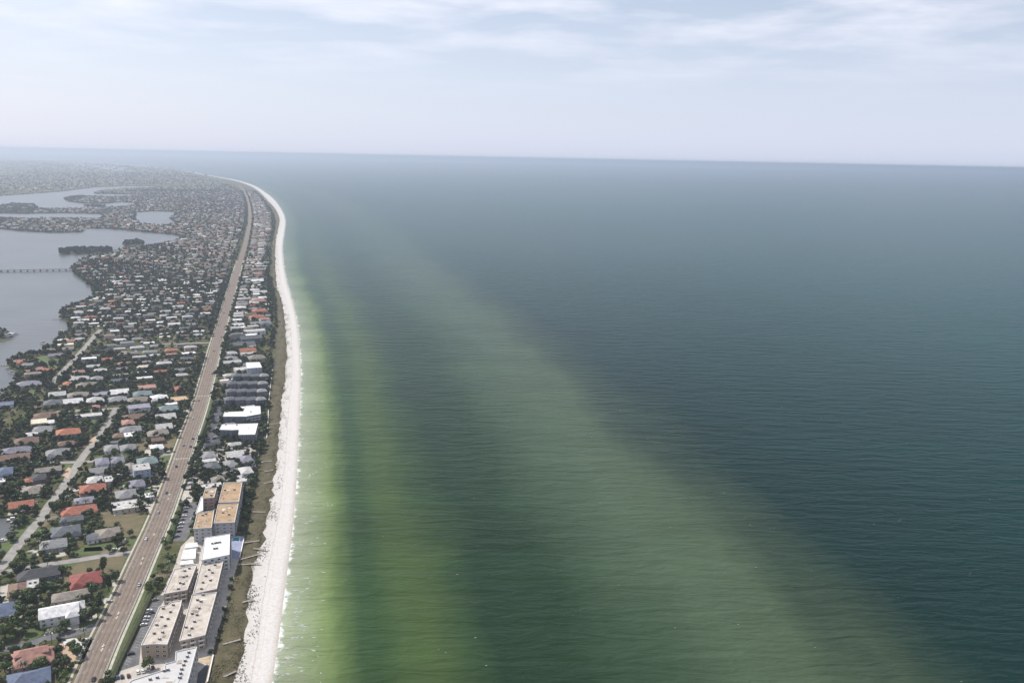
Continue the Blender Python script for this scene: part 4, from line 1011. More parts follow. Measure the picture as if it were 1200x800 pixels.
for P, n_, big in zip(FARP, (170,120,60,45,700,500,160), (1,1,1,1,1.5,2.2,1.2)):
    for x, y in scatter_poly(P, n_):
        wd, dp = rng.uniform(12, 24)*big, rng.uniform(9, 15)*big; st = 1 + (rng.random() < .15) + (rng.random() < .04)*3*(big > 1.3)
        e = LAND_Z + 3*st + 1; W, D = wd/2, dp/2; base = len(far_V); mi = 1 + STUFFCOL.index(['grey','taupe','brown','pale','slate','grey','taupe','white'][rng.integers(8)])
        far_V += [(x-W,y-D,LAND_Z),(x+W,y-D,LAND_Z),(x+W,y+D,LAND_Z),(x-W,y+D,LAND_Z),(x-W,y-D,e),(x+W,y-D,e),(x+W,y+D,e),(x-W,y+D,e)]
        far_F += [tuple(base+i for i in q) for q in ((0,1,5,4),(1,2,6,5),(2,3,7,6),(3,0,4,7))]; far_M += [0]*4; far_F += [tuple(base+i for i in (4,5,6,7))]; far_M.append(mi)
o = bpy.data.objects.new('far_houses', mesh_np('far_houses', np.array(far_V), np.array(far_F), [WALL['cream']] + [ROOF[k] for k in STUFFCOL], np.array(far_M))); COL.objects.link(o)
o['kind'] = 'stuff'

# hotels and towers along the far shore
for i, (px, py, hp, wp) in enumerate(((98,190.5,3.2,2),(116,193,4,2),(123,193.5,3,3),(137,196,2.5,3),(150,194,3,2.2),(178,197,3.2,3),(188,198,4,2.5),(199,199,3.4,3.5),(211,201,3.5,3),(226,204,3.2,3),(241,206.5,3,3.4),(255,210.5,3,3))):
    p = at(px, py, LAND_Z); sc_ = (p.y)/FPX; W, H_ = wp*sc_/2, hp*sc_*.8
    r = empty('hotel_tower', p); MB().box(-W,-W*.6,0,W,W*.6,H_).build('wall', WALL['white'], r); MB().box(-W*1.02,-W*.62,H_+.01,W*1.02,W*.62,H_+2).build('roof', ROOF['pale'], r)
    tag(r, f'pale distant tower on the hazy far shore, {ORD[i+1]} from the left', 'tower', 'towers on the far shore')

# ------------------------------------------------------------------ trees
def crown_np(R_, Hh, n_leaf, leaf, seed, lobes=7, flat=.75):
    """leaf quads clustered on lobes, plus a dark lumpy core: arrays of quads centred over the trunk, base of crown at z=0"""
    g = np.random.default_rng(seed); L = []
    for i in range(lobes):
        a = g.uniform(0, 2*math.pi); rr = R_*.55*math.sqrt(g.uniform(.05, 1)); L.append((rr*math.cos(a), rr*math.sin(a), Hh*g.uniform(.28, .72), R_*g.uniform(.34, .56)))
    L.append((0, 0, Hh*.62, R_*.5)); L = np.array(L)
    idx = g.integers(0, len(L), n_leaf); d = g.normal(size=(n_leaf, 3)); d /= np.linalg.norm(d, axis=1)[:, None]
    rad = L[idx, 3] * g.uniform(.62, 1.12, n_leaf)
    c = L[idx, :3] + d * rad[:, None] * np.array([1, 1, flat])
    t1 = np.cross(d + g.normal(size=d.shape)*.5, g.normal(size=d.shape)); t1 /= np.linalg.norm(t1, axis=1)[:, None]
    nrm = d + g.normal(size=d.shape)*.6; t2 = np.cross(nrm, t1); t2 /= np.linalg.norm(t2, axis=1)[:, None]
    s_ = leaf * g.uniform(.6, 1.3, n_leaf)[:, None]
    V = np.stack([c - t1*s_ - t2*s_*.6, c + t1*s_ - t2*s_*.6, c + t1*s_*.7 + t2*s_*.8, c - t1*s_*.7 + t2*s_*.8], 1).reshape(-1, 3)
    F = np.arange(n_leaf*4).reshape(-1, 4)
    # core
    th, ph = 8, 5
    for lx, ly, lz, lr in L:
        vs = []
        for j in range(ph+1):
            for i in range(th):
                a, b_ = 2*math.pi*i/th, math.pi*j/ph; q = lr*.74*g.uniform(.8, 1.1)
                vs.append((lx + q*math.sin(b_)*math.cos(a), ly + q*math.sin(b_)*math.sin(a), lz + q*flat*math.cos(b_)))
        o_ = len(V); V = np.vstack([V, vs])
        F = np.vstack([F, [(o_+j*th+i, o_+(j+1)*th+i, o_+(j+1)*th+(i+1) % th, o_+j*th+(i+1) % th) for j in range(ph) for i in range(th)]])
    return V, F
def palm_np(seed, R_=2.6, nf=16):
    g = np.random.default_rng(seed); V = []; F = []
    for i in range(nf):
        a = 2*math.pi*i/nf + g.uniform(-.2, .2); up = g.uniform(-.2, 1.0); ca_, sa_ = math.cos(a), math.sin(a); n_ = 5; o_ = len(V)
        for j in range(n_):
            k = j/(n_-1); r_p = R_*k; z = up*r_p*.8 - 1.5*k*k*R_*.5; w_ = .42*math.sin(math.pi*min(.98, k*.85+.13))
            for s_ in (-1, 0, 1): V.append((r_p*ca_ - s_*w_*sa_, r_p*sa_ + s_*w_*ca_, z - abs(s_)*.18))
        for j in range(n_-1):
            for c_ in (0, 1): q = o_+j*3+c_; F.append((q, q+1, q+4, q+3))
    return np.array(V), np.array(F)
CROWN = [mesh_np('crown', *crown_np(4.0, 5.5, 520, .42, 100+i, 6+i % 4), [m_leaf if i < 4 else m_leaf2]) for i in range(7)]
TALL = [mesh_np('crown', *crown_np(2.3, 11.5, 560, .42, 300+i, 12, 1.25), [m_leaf]) for i in range(2)]
PALM = [mesh_np('crown', *palm_np(200+i), [m_palm]) for i in range(4)]
tr = MB().tube((0,0,-.3),(0.1,0.05,1.7),.28,.2)
for a in range(4): tr.tube((0.1,.05,1.55),(1.4*math.cos(a*1.6),1.4*math.sin(a*1.6),3.6),.15,.06,5)
TRUNK = tr.mesh('trunk', [m_bark])
PTRUNK = MB().tube((0,0,-.3),(.15,0,3.2),.2,.16,6).tube((.15,0,3.2),(.2,0,6.4),.16,.13,6).mesh('trunk', [m_palmbark])
TT = MB().tube((0,0,-.3),(0,0,3),.3,.25).mesh('trunk', [m_bark])
def tree(kind, x, y, s_, g=None):
    r = empty({'b':'broadleaf_tree','p':'palm_tree','c':'cypress_tree'}[kind], (x, y, LAND_Z), rng.uniform(0, 6.28)); r.scale = (s_, s_, s_*rng.uniform(.85, 1.15))
    if kind == 'b': link('trunk', TRUNK, r); link('crown', CROWN[rng.integers(len(CROWN))], r, (0, 0, 1.2))
    elif kind == 'c': link('trunk', TT, r); link('crown', TALL[rng.integers(2)], r, (0, 0, .8))
    else: link('trunk', PTRUNK, r); link('crown', PALM[rng.integers(4)], r, (.2, 0, 6.35))
    return r
# big trees seen in the photograph: pixel at the foot, size
BIG = []
def big(px, py, s_, kind, label):
    p = at(px, py, LAND_Z); o = tree(kind, p.x, p.y, s_); tag(o, label, 'tree', 'trees of the suburb'); BIG.append((p.x, p.y, s_)); paint(rect(p.x, p.y, 5*s_, 5*s_, 0), 4)
big(121,672,1.35,'c','tall dark cypress standing on the dry lot behind the red roof'); big(127.5,692,1.25,'c','tall dark cypress right of the bright red roofed house'); big(124,683,.8,'c','shorter dark cypress between the two tall ones')
big(117,716,1.0,'c','dark pointed tree between the white house and the boulevard'); big(100,728,1.45,'b','largest rounded tree right of the white metal roofed house'); big(108,725,1.2,'b','rounded tree next to the boulevard verge above the junction')
big(6,746,1.9,'b','huge dark tree at the left edge below the pool'); big(18,738,1.5,'b','big dark tree just right of the huge edge tree'); big(38,709,1.5,'b','tall leafy tree left of the white metal roofed house'); big(41,725,1.2,'b','leafy tree at the left corner of the white metal roofed house')
big(48,700,1.4,'b','leafy tree behind the left end of the white roof'); big(57,694,1.3,'b','leafy tree left of the long taupe roofed house'); big(70,742,.75,'b','clipped tree inside the crescent driveway'); big(76,741,.6,'b','smaller clipped tree inside the crescent driveway')
big(175,783,1.15,'b','dense tree at the foot of the gravel roofed block by the car park'); big(52,760,.9,'b','tree between the pink villa and the street'); big(70,775,.9,'b','spreading tree shading the peach forecourt')
big(30,741,1.1,'b','tree on the lawn left of the crescent driveway'); big(68,601,1.7,'b','big round dark tree left of the coral house with white panel'); big(78,598,1.5,'b','big round dark tree against the coral house with white panel'); big(61,598,1.2,'b','dark round tree beside the bend of the street below the canal houses')
big(15,575,1.8,'b','huge dark tree left of the long taupe canal house'); big(5,583,1.8,'b','huge dark tree at the left edge above the canal'); big(26,570,1.4,'b','dark tree behind the coral canal house'); big(80,497,1.5,'b','dark round tree right of the cream flat roofed house')
big(62,520,1.5,'b','dark tree left of the orange tiled two storey house'); big(57,530,1.3,'b','dark tree below the orange tiled house'); big(25,500,1.3,'b','green tree left of the cream flat roof'); big(96,508,1.1,'b','tree right of the orange tiled two storey house')
big(110,531,1.1,'b','dark tree at the left end of the long hedge'); big(135,533,1.2,'b','dark tree in front of the left matching grey house'); big(150,533,1.2,'b','dark tree in front of the right matching grey house'); big(213,460,1.4,'b','deep green tree beside the dark red roof by the boulevard')
big(62,432,1.9,'b','largest dark round tree near the bay by the green lawn'); big(85,423,1.4,'b','dark tree right of the bayside lawn'); big(28,655,.9,'b','small dark tree on the corner by the curved street'); big(15,668,1.1,'b','dark tree above the curved street junction at left')
big(27,667,1.2,'b','dark tree left of the charcoal roofed house'); big(41,664,1.0,'b','bushy tree behind the left end of the charcoal roof'); big(56,662,.9,'b','bushy tree behind the right end of the charcoal roof'); big(145,648,.85,'b','lone dark tree at the mouth of the side street')
big(103,612,.9,'b','dark tree at the left end of the brown vacant lot'); big(152,628,1.0,'b','dark tree right of the tan brown house'); big(141,632,.9,'b','small dark tree at the right corner of the tan brown house')
# roadside planting east of the boulevard
for i, (px, py, s_) in enumerate(((189,668,.75),(184,676,.7),(196,655,.7),(181,685,.8),(188,684,.8),(197,671,.8),(193,640,.8),(200,628,.8),(204,614,.8),(208,604,.8),(211,594,.7),(190,652,.6),(127,792,.7),(122,805,.8),(231,540,.9),(233,528,1.0),(230,550,.9),(237,560,1.0),(245,562,.9),(240,520,.8))):
    p = at(px, py, LAND_Z); k = 'p' if i in (1, 3, 5, 11) else 'b'; o = tree(k, p.x, p.y, s_*(1.1 if k == 'b' else .9))
    lab = unique([f'{"palm" if k == "p" else "rounded green tree"} on the beach side of the boulevard, {ORD[i+1]} in the planted strip', ])
    if i >= 14: lab = f'green tree beside the boulevard near the grey beach houses, {ORD[i-13]} of six'
    elif i in (12, 13): lab = ['small bush like tree at the driveway corner by the bottom edge', 'tree on the verge cut off by the bottom edge'][i-12]
    else:
        nth = sum(1 for j in range(i+1) if (j in (1,3,5,11)) == (k == 'p'))
        lab = f'{"feathery palm" if k == "p" else "rounded tree"} {ORD[nth]} in the planting between boulevard and {"carport roofs" if py > 640 else "tan condominium car park"}'
    tag(o, lab, 'tree', 'trees of the suburb'); paint(rect(p.x, p.y, 3, 3, 0), 4)

for hp_, hw in (([(131,797),(140,776),(152,751),(163,728),(172,708),(178,695)],3),([(199,636),(205,617),(211,599),(216,588)],2),([(233,515),(241,497),(247,480),(250,470)],2.5)): occ_strip([at(x, y, LAND_Z) for x, y in hp_], -hw-3, hw+1, 4)
# scatter: individual trees nearest, one mass beyond
pts = []
H_, W_ = OCC.shape
free = np.argwhere(OCC == 0); 
fy_ = GY0 + (free[:,0]+.5)*CELL; fx_ = GX0 + (free[:,1]+.5)*CELL
pick = rng.permutation(len(free))
xvs, xrs = xV(fy_), xR(fy_)
cls = np.where(fy_ < 1500, 6.6, np.where(fy_ < 3200, 7.4, 10.5))
fd = f_; rel = np.stack([fx_, fy_, np.full(len(fx_), 2.0 - CAM_H)], 1)
kk = rel @ np.array(f_); uu = 600 + FPX*(rel @ np.array(r_))/kk; vv_ = 400 - FPX*(rel @ np.array(u_))/kk
good = (uu > -12) & (uu < 1212) & (vv_ < 812)
dens = np.sin(fx_*.021+1)*np.sin(fy_*.017) + rng.normal(size=len(fx_))*.55
good &= ~((fy_ < 1500) & (dens < -.22)) & ~((fy_ < 760) & (rng.random(len(fx_)) < .42))
good &= ~((fx_ > xvs - 60) & (fx_ > xrs + 14) & (rng.random(len(fx_)) < .45) & (fy_ < 1700))
grid_used = {}
KX, KY = (fx_//cls).astype(int), (fy_//cls).astype(int)
for i in pick:
    if not good[i]: continue
    key = (KX[i], KY[i])
    if key in grid_used: continue
    grid_used[key] = 1; pts.append((float(fy_[i]), float(fx_[i])))
pts.sort()
n_ind = {'b': 300 - 62 , 'p': 90}
mass = []; TPOOL = POOL
for y, x in pts:
    dmin = min((abs(x-bx)+abs(y-by) - 3*bs) for bx, by, bs in BIG) if y < 1200 else 99
    if dmin < 2: continue
    k = 'p' if rng.random() < .24 else 'b'
    s_ = float(np.clip(rng.lognormal(-.22, .30), .45, 1.35))
    if k == 'b' and rng.random() < .2: s_ *= .55
    if n_ind[k] > 0 and y < 1250:
        words = {'p': ['feathery palm', 'slim palm', 'grey stemmed palm'], 'b': ['small bushy green tree', 'small dark bush'] if s_ < .55 else (['dark green rounded tree', 'leafy dark tree', 'shady broadleaf tree'] if s_ < .95 else ['large dark spreading tree', 'tall leafy tree'])}[k]
        rl = rel_to(x, y, TPOOL); lab = None
        lab = unique([f'{w_} {rel} the {ref}' for (ref, rel) in rl[:3] for w_ in words] + [f'{w_} standing {rel} the {ref}' for (ref, rel) in rl[3:] for w_ in words])
        if lab is None: mass.append((x, y, s_, k)); continue
        n_ind[k] -= 1
        o = tree(k, x, y, s_); tag(o, lab, 'tree', 'trees of the suburb')
    else: mass.append((x, y, s_, k))
tmpl = [crown_np(4.0, 5.5, 64, 1.15, 500+i, 4) for i in range(5)]
tmpl2 = [crown_np(4.2, 6.0, 14, 1.9, 600+i, 1) for i in range(5)]
def mass_mesh(items, name, mats):
    VV, FF, MM = [], [], []; o_ = 0
    for x, y, s_, k in items:
        V, F = (tmpl if y < 2300 else tmpl2)[rng.integers(5)]
        sz = s_*(1.0 if k == 'b' else .62)*(1.45 if y > 3200 else 1.08 if y > 2000 else 1); a = rng.uniform(0, 6.28); c_, sn = math.cos(a), math.sin(a)
        v = np.stack([x + (V[:,0]*c_ - V[:,1]*sn)*sz, y + (V[:,0]*sn + V[:,1]*c_)*sz, LAND_Z + (V[:,2]*sz + (1.0 if k == 'b' else 3.2)*s_)*(1 if y < 3000 else .62)], 1)
        VV.append(v); FF.append(F + o_); MM.append(np.full(len(F), rng.integers(len(mats)))); o_ += len(v)
    o = bpy.data.objects.new(name, mesh_np(name, np.vstack(VV), np.vstack(FF), mats, np.concatenate(MM))); COL.objects.link(o); o['kind'] = 'stuff'; return o
mats_mass = [m_leaf, m_leaf2, mat('leaf_e', (.075,.09,.034), scale=.2, col2=(.034,.045,.018)), mat('leaf_b', (.052,.068,.026), scale=.2, col2=(.022,.032,.013)), mat('leaf_c', (.085,.095,.038), scale=.2, col2=(.042,.052,.022)), mat('leaf_d', (.060,.062,.034), scale=.2, col2=(.026,.03,.017))]
mass_mesh(mass, 'tree_mass', mats_mass)
fm = []
for P, n_, big_ in zip(FARP, (700,420,260,160,1700,900,700), (1.1,1.1,1.2,1.2,2.0,3.0,1.5)):
    for x, y in scatter_poly(P, n_): fm.append((x, y, rng.uniform(.6, 1.1)*big_, 'b'))
for P, n_ in zip(ISL[:3], (240, 110, 60)):
    for x, y in scatter_poly(P, n_): fm.append((x, y, rng.uniform(.8, 1.3)*1.25, 'b'))
for x, y in scatter_poly([(-20,394),(0,386),(8,388),(11,391),(5,395),(-20,398)], 40): fm.append((x, y, rng.uniform(.6, 1.2), 'b'))
for k in range(len(LP)-1):                                          # trees along the far bay shores
    a, b_ = np.array(LP[k]), np.array(LP[k+1]); L_ = np.linalg.norm(b_-a)
    if a[1] < 1500 or L_ > 6000: continue
    for q in range(int(L_/16)): 
        p = a + (b_-a)*rng.random() + rng.normal(size=2)*3; fm.append((p[0], p[1], rng.uniform(.4, .9)*(1 if p[1] < 5000 else 1.3), 'b'))
mass_mesh(fm, 'far_tree_mass', [m_mass])

# ------------------------------------------------------------------ cars
def car_meshes():
    # side profile, x along the car (front +), z up; swept across with tumblehome
    prof = [(-2.2,.35),(-2.25,.75),(-2.05,.95),(-1.75,.98),(-1.25,1.42),(.35,1.45),(1.0,1.0),(2.0,.88),(2.25,.65),(2.25,.35)]
    b_ = MB(); n_ = len(prof)
    def half(z): return .9 if z < 1.0 else .9 - (z-1.0)*.45
    vs = [(x, -half(z), z) for x, z in prof] + [(x, half(z), z) for x, z in prof]
    b_.add(vs, [(i, i+1, n_+i+1, n_+i)[::-1] for i in range(n_-1)] + [(n_-1, 0, n_, 2*n_-1)[::-1], tuple(range(n_)), tuple(range(2*n_-1, n_-1, -1))])
    g = MB()
    for s_ in (-1, 1):
        y0, y1 = s_*.93, s_*.745
        g.add([(-1.6,y0,1.02),(.85,y0,1.02),(.28,y1,1.38),(-1.2,y1,1.38)], [(0,1,2,3),(3,2,1,0)])
    g.add([(1.02,-.8,1.03),(1.02,.8,1.03),(.42,.66,1.43),(.42,-.66,1.43)], [(0,1,2,3)]); g.add([(-1.78,-.8,1.03),(-1.78,.8,1.03),(-1.3,.66,1.42),(-1.3,-.66,1.42)], [(3,2,1,0)])
    wh = MB().tube((0,-.1,0),(0,.1,0),.33,.33,10)
    wh.tube((0,-.115,0),(0,.115,0),.18,.18,8,1)
    return b_, g.mesh('window', [m_glass]), wh.mesh('wheel', [m_tyre, m_metal]), MB().box(-.03,-.22,-.09,.03,.22,.09).mesh('headlight', [m_lamp])
cb, cglass, cwheel, clamp_ = car_meshes()
CARB = {k: cb.mesh('body', [m_]) for k, m_ in CAR.items()}
GC = 'cars of the beach suburb'
def car(x, y, rz, col, label, kind='car', z=.09, s_=1.0):
    r = empty('parked_car' if 'parked' in label or 'park' in label else 'car', (x, y, LAND_Z + z), rz); r.scale = (s_, s_, s_*(1.15 if kind == 'suv' else 1))
    link('body', CARB[col], r); link('window', cglass, r)
    for sx in (-1.38, 1.38):
        for sy in (-.82, .82): link('wheel', cwheel, r, (sx, sy, .33))
    for sy in (-.6, .6): link('headlight', clamp_, r, (2.25, sy, .68))
    tag(r, label, 'car', GC); return r
def car_px(px, py, rz, col, label, z=.09, **k):
    p = at(px, py, LAND_Z + .7); return car(p.x, p.y, rz, col, label, z=z, **k)
road_rz = lambda y: at_road(y)[2] + math.pi/2
def road_car(px, py, col, label, away=True):
    p = at(px, py, LAND_Z + .7); car(p.x, p.y, road_rz(p.y) + (0 if away else math.pi), col, label, z=.12)
for a in ((109.5,795,'black','black car on the boulevard at the bottom edge'), (163,684.5,'silver','silver car on the boulevard level with the tall cypress trees'), (171,631,'white','white car on the boulevard at the mouth of the side street'),
          (206.5,546,'black','black car on the boulevard beside the tall pale blue house'), (215,521.5,'grey','grey car on the boulevard beside the brown lot and white cottage'), (223.5,523,'black','dark car on the boulevard level with the bright white cottage, seaward lane'),
          (226,513.5,'blue','dark blue car on the boulevard opposite the twin white condominium car park'), (233,469,'grey','grey car on the boulevard at the tan flat roof junction'), (249,437.5,'black','black car on the boulevard level with the slate townhouse rows'),
          (250.5,411,'grey','grey car on the boulevard level with the beige beach block'), (259.5,395,'black','dark car on the boulevard level with the slate gabled rows'), (263.5,383,'black','dark car on the boulevard level with the grey ridged block'),
          (262.5,366.5,'black','dark car on the boulevard level with the orange beach villas'), (247.5,424,'white','white car on the boulevard just beyond the black one by the townhouses'), (185,600,'silver','silver car on the boulevard beside the brown vacant lot'),
          (226,490,'white','white car on the boulevard beside the pale sloping roofed houses'), (269,349,'white','white car far along the boulevard level with the pink villa'), (195,577,'blue','blue car on the boulevard between the vacant lot and tan condominium')):
    road_car(*a, away=(a[0] % 2 < 1))
# car parks
RZ = ROT
for i, (px, py, c, l) in enumerate(((168.3,731,'white','white car parked nearest of the cluster beside the hedge and gravel roofed block'), (170,726.5,'silver','silver car parked second in the cluster beside the hedge'), (171.5,722.5,'white','white car parked third in the cluster beside the hedge'),
      (173,718.5,'grey','grey car parked fourth in the cluster beside the hedge'), (174.5,714.5,'white','white car parked farthest in the cluster beside the hedge'), (177,717,'black','black car parked alone on the block side of the striped car park'),
      (153.5,765,'black','black car parked alone near the low end of the striped car park'), (163,727.5,'black','black car parked half hidden by the hedge'), (182,702,'grey','grey car parked at the upper end of the striped car park'))):
    car_px(px, py, RZ, c, l)
for px, py, c, l in ((161.5,786.5,'white','white car parked first in the row behind the L shaped block'), (167.5,785.5,'white','white car parked second in the row behind the L shaped block'), (174,783,'silver','silver car parked third in the row behind the L shaped block'), (179,781.5,'maroon','dark red car parked in the row behind the L shaped block'),
      (137.5,792.5,'blue','dark blue car parked at the driveway mouth by the bottom edge'), (143,792,'black','black car parked beside the dark blue one by the bottom edge'), (150.5,791,'maroon','maroon car parked alone left of the white row by the bottom edge'), (195,777,'grey','grey car parked at the corner of the L shaped block')):
    car_px(px, py, RZ + math.pi/2, c, l, z=.05)
cl2 = [(219.5,590.5,'white'),(218,594.5,'silver'),(217,599,'black'),(215.5,604,'white'),(214.2,608,'grey'),(212.8,612.5,'white'),(211.2,617,'silver'),(209.5,622,'black'),(207.5,627.5,'grey'),(226.5,607,'white'),(224,616,'black')]
for i, (px, py, c) in enumerate(cl2): car_px(px, py, RZ, c, f'{c} car parked {ORD[i+1]} from the far end of the lot beside the tan condominium')
cl3 = [(217,567.5,'black'),(223,567,'grey'),(222,562.5,'blue'),(223.5,573,'black'),(225,578,'silver'),(220.5,582.5,'white')]
for i, (px, py, c) in enumerate(cl3): car_px(px, py, RZ, c, f'{c} car parked {ORD[i+1]} from the left on pale paving above the tan condominium', z=.08)
cl4 = [(252,477.5,'black'),(254.5,475.5,'blue'),(257.5,489,'white'),(258.5,492.5,'silver'),(254.5,501.5,'white'),(253.5,511.5,'white'),(251,513.5,'black'),(256.5,512,'grey'),(244,517.5,'blue'),(252.5,482,'black'),(239,519,'grey')]
for i, (px, py, c) in enumerate(cl4): car_px(px, py, RZ, c, f'{c} car parked in the dark lot by the twin white condominiums, {ORD[i+1]} counted')
for px, py, rz, c, l in ((55,650,RZ,'black','black car parked leftmost of three on the paved drive by the side street'), (60,649,RZ,'white','white car parked in the middle of three on the paved drive'), (65.5,648,RZ,'black','black car parked rightmost of three on the paved drive'),
      (61.5,539,RZ,'black','black car parked on the street edge before the grey hip roofed house'), (68.5,538.5,RZ,'silver','silver car parked on the street edge right of the black one'), (73,534.8,RZ,'white','white car parked on the drive of the grey hip roofed house'),
      (178,567,RZ,'black','black car parked on the boulevard drive in front of the blue lavender house'), (184,562,RZ,'grey','grey car parked on the boulevard drive beside the tall pale blue house'), (181,574,RZ,'white','white car parked on the boulevard drive below the blue lavender house'), (190,559.5,RZ,'black','black car parked near the boulevard beside the tall pale blue house'),
      (173,592,RZ,'white','white car parked on the drive at the wide pale flat roofed house'), (211,481,RZ,'silver','silver car parked on a short drive near the green grey house'), (213,487,RZ,'white','white car parked on a short drive beside the red walled house'), (208,498.5,RZ,'black','black car parked on a short drive by the pale sloping roofed house'),
      (72,749,RZ,'black','black car parked on the street corner by the gravel garden'), (134,643,RZ,'white','white car parked at the drive right of the tan brown house'), (128,704,RZ,'silver','silver car parked on the drive behind the white metal roofed house')):
    car_px(px, py, rz, c, l, z=.11)

# small extra drives and patios between the houses (pale flecks)
pv_ = MB(); mi_ = 0
near_c = [(hy, hx2, 16, 10, 0, int(rng.integers(2)), 0) for _, hx2, hy, _ in HOUSES if hx2 < xR(hy) - 12 for _k in (0, 1, 2)]
for ci, (py_, px_, wd, dp, side, row, k) in enumerate(near_c + cand):
    if py_ > 2600 or rng.random() < .35: continue
    sx = (-1 if rng.random() < .5 else 1)*wd*rng.uniform(.2, .6); c_, s_ = math.cos(ROT), math.sin(ROT); ln_ = rng.uniform(5, 9); sg = -1 if row % 2 else 1
    a, b_ = dp/2 + .3, dp/2 + .3 + ln_; ww = rng.uniform(2.2, 4)
    q = [(px_ + x*c_ - y*s_, py_ + x*s_ + y*c_, LAND_Z+.03) for x, y in ((sx-ww, sg*a),(sx+ww, sg*a),(sx+ww, sg*b_),(sx-ww, sg*b_))]
    if sg < 0: q = q[::-1]
    pv_.add(q, [(0,1,2,3)])
pv_.build('driveways', m_pave, kind='structure')

# ------------------------------------------------------------------ hedges, bushes, dune plants
def leaf_strip(items, leaf, per, seed=1):
    g = np.random.default_rng(seed); V = []
    for x, y, z, rx, rz in items:
        for _ in range(per):
            d = g.normal(size=3); d /= np.linalg.norm(d); d[2] = abs(d[2])
            c = np.array([x, y, z]) + d*np.array([rx, rx, rz])*g.uniform(.5, 1.05); t1 = g.normal(size=3); t1 /= np.linalg.norm(t1); t2 = np.cross(t1, d + g.normal(size=3)*.4); t2 /= max(1e-6, np.linalg.norm(t2)); s_ = leaf*g.uniform(.6, 1.3)
            V += [c-t1*s_-t2*s_*.6, c+t1*s_-t2*s_*.6, c+t1*s_*.7+t2*s_*.7, c-t1*s_*.7+t2*s_*.7]
    V = np.array(V); return V, np.arange(len(V)).reshape(-1, 4)
def hedge(px, label, wdt=2.2, hgt=2.0, m=None, seed=1):
    P = resample(np.array([at(x, y, LAND_Z)[:2] for x, y in px]), 1.5); c = P.mean(0)
    V, F = leaf_strip([(x-c[0], y-c[1], 0, wdt/2, hgt) for x, y in P], .34, 26, seed)
    r = empty('hedge', (c[0], c[1], LAND_Z)); o_ = bpy.data.objects.new('foliage', mesh_np('foliage', V, F, [m or m_leaf2])); COL.objects.link(o_); o_.parent = r
    core = MB()
    for a, b_ in zip(P[:-1], P[1:]): core.tube((a[0]-c[0], a[1]-c[1], .3), (b_[0]-c[0], b_[1]-c[1], .3), wdt*.42, wdt*.42, 6)
    core.build('stem', m_leaf, r); tag(r, label, 'hedge', 'hedges')
hedge([(131,797),(140,776),(152,751),(163,728),(172,708),(178,695)], 'long bright green hedge between the boulevard pavement and the striped car park', 5.0, 1.9, None, 3)
hedge([(199,636),(205,617),(211,599),(216,588)], 'hedge between the boulevard and the lot beside the tan condominium', 3.5, 2.2, m_leaf, 4)
hedge([(233,515),(241,497),(247,480),(250,470)], 'light green hedge strip along the dark lot of the twin white condominiums', 4.0, 1.4, None, 5)
hedge([(115,533),(128,530.5),(145,529.5),(160,531)], 'dark hedge in front of the matching grey hip roofed pair', 3.4, 2.2, m_leaf, 6)
hedge([(88,776),(93,777),(97,774)], 'short clipped hedge on the forecourt beside the boulevard', 2.2, 1.6, m_leaf, 7)
def bush(px, py, s_, label, g='garden bushes'):
    p = at(px, py, LAND_Z); r = empty('bush', p); r.scale = (s_,)*3; r.rotation_euler[2] = rng.uniform(0, 6)
    link('foliage', BUSH[rng.integers(3)], r); tag(r, label, 'bush', g)
BUSH = [mesh_np('foliage', *crown_np(1.5, 2.0, 90, .26, 700+i, 4), [m_leaf if i else m_leaf2]) for i in range(3)]
for i, (px, py) in enumerate(((87,751.5),(98,751),(92,756),(100,757),(95,760.5),(103,753),(98,766),(91,763),(101,762),(94,749.5))): bush(px, py, rng.uniform(.8, 1.5), f'{"small round" if i % 2 else "spiky dark"} bush in the white gravel corner garden, {ORD[i+1]} of ten')
# dune plants: thick behind, thinning to tufts on the open sand
it = []
for _ in range(24000):
    y = 430 + 2600*rng.random()**2.1; k = rng.random()
    if k < .72: x = xV(y) + (xS(y)-xV(y))*rng.random()**.8
    else: x = xS(y) + (xW(y)-xS(y))*(rng.random()**1.8)*.42 + .5
    cl_ = math.sin(x*.31+y*.05)*math.sin(y*.083) + rng.normal()*.4
    if cl_ < (-.2 if k < .72 else .30): continue
    it.append((x, y, LAND_Z+.3, rng.uniform(.4, 1.5)*(1 if k < .72 else .5), rng.uniform(.3, 1.2)*(1 if k < .72 else .4)))
V, F = leaf_strip(it, .21, 7, 9)
o = bpy.data.objects.new('dune_grass', mesh_np('dune_grass', V, F, [m_dunegrass, mat('dune_scrub', (.075,.085,.03), scale=.05, col2=(.035,.04,.016)), mat('dune_dry', (.19,.14,.08), scale=.1)], np.repeat(rng.choice(3, len(it), p=[.38,.44,.18]), 7))); COL.objects.link(o); o['kind'] = 'stuff'
# sea-grape scrub against the blocks and lawns at the sand
for i, (px, py, s_) in enumerate(((268,702,1.0),(264,716,1.1),(262,726,1.0),(258,740,1.0),(270,690,1.2),(272,680,1.0),(256,750,1.1),(246,765,1.0),(288,618,1.2),(290,608,1.2),(292,600,1.2),(293,592,1.2),(294,584,1.2),(297,575,1.1),(290,626,1.0),(294,612,1.0),(311,508,1.1),(310,500,1.1),(310,490,1.0),(309,482,1.0))):
    bush(px, py, s_*1.6, f'dark salt scrub bush {ORD[i+1]} from the near end along the beach blocks', 'scrub bushes along the dunes')
lawn([(297,560),(302,557),(304,564),(303,575),(297,573)], .05)
lawn([(309,476),(314,474),(313.5,496),(311.5,512),(306,512),(307,490)], .05)

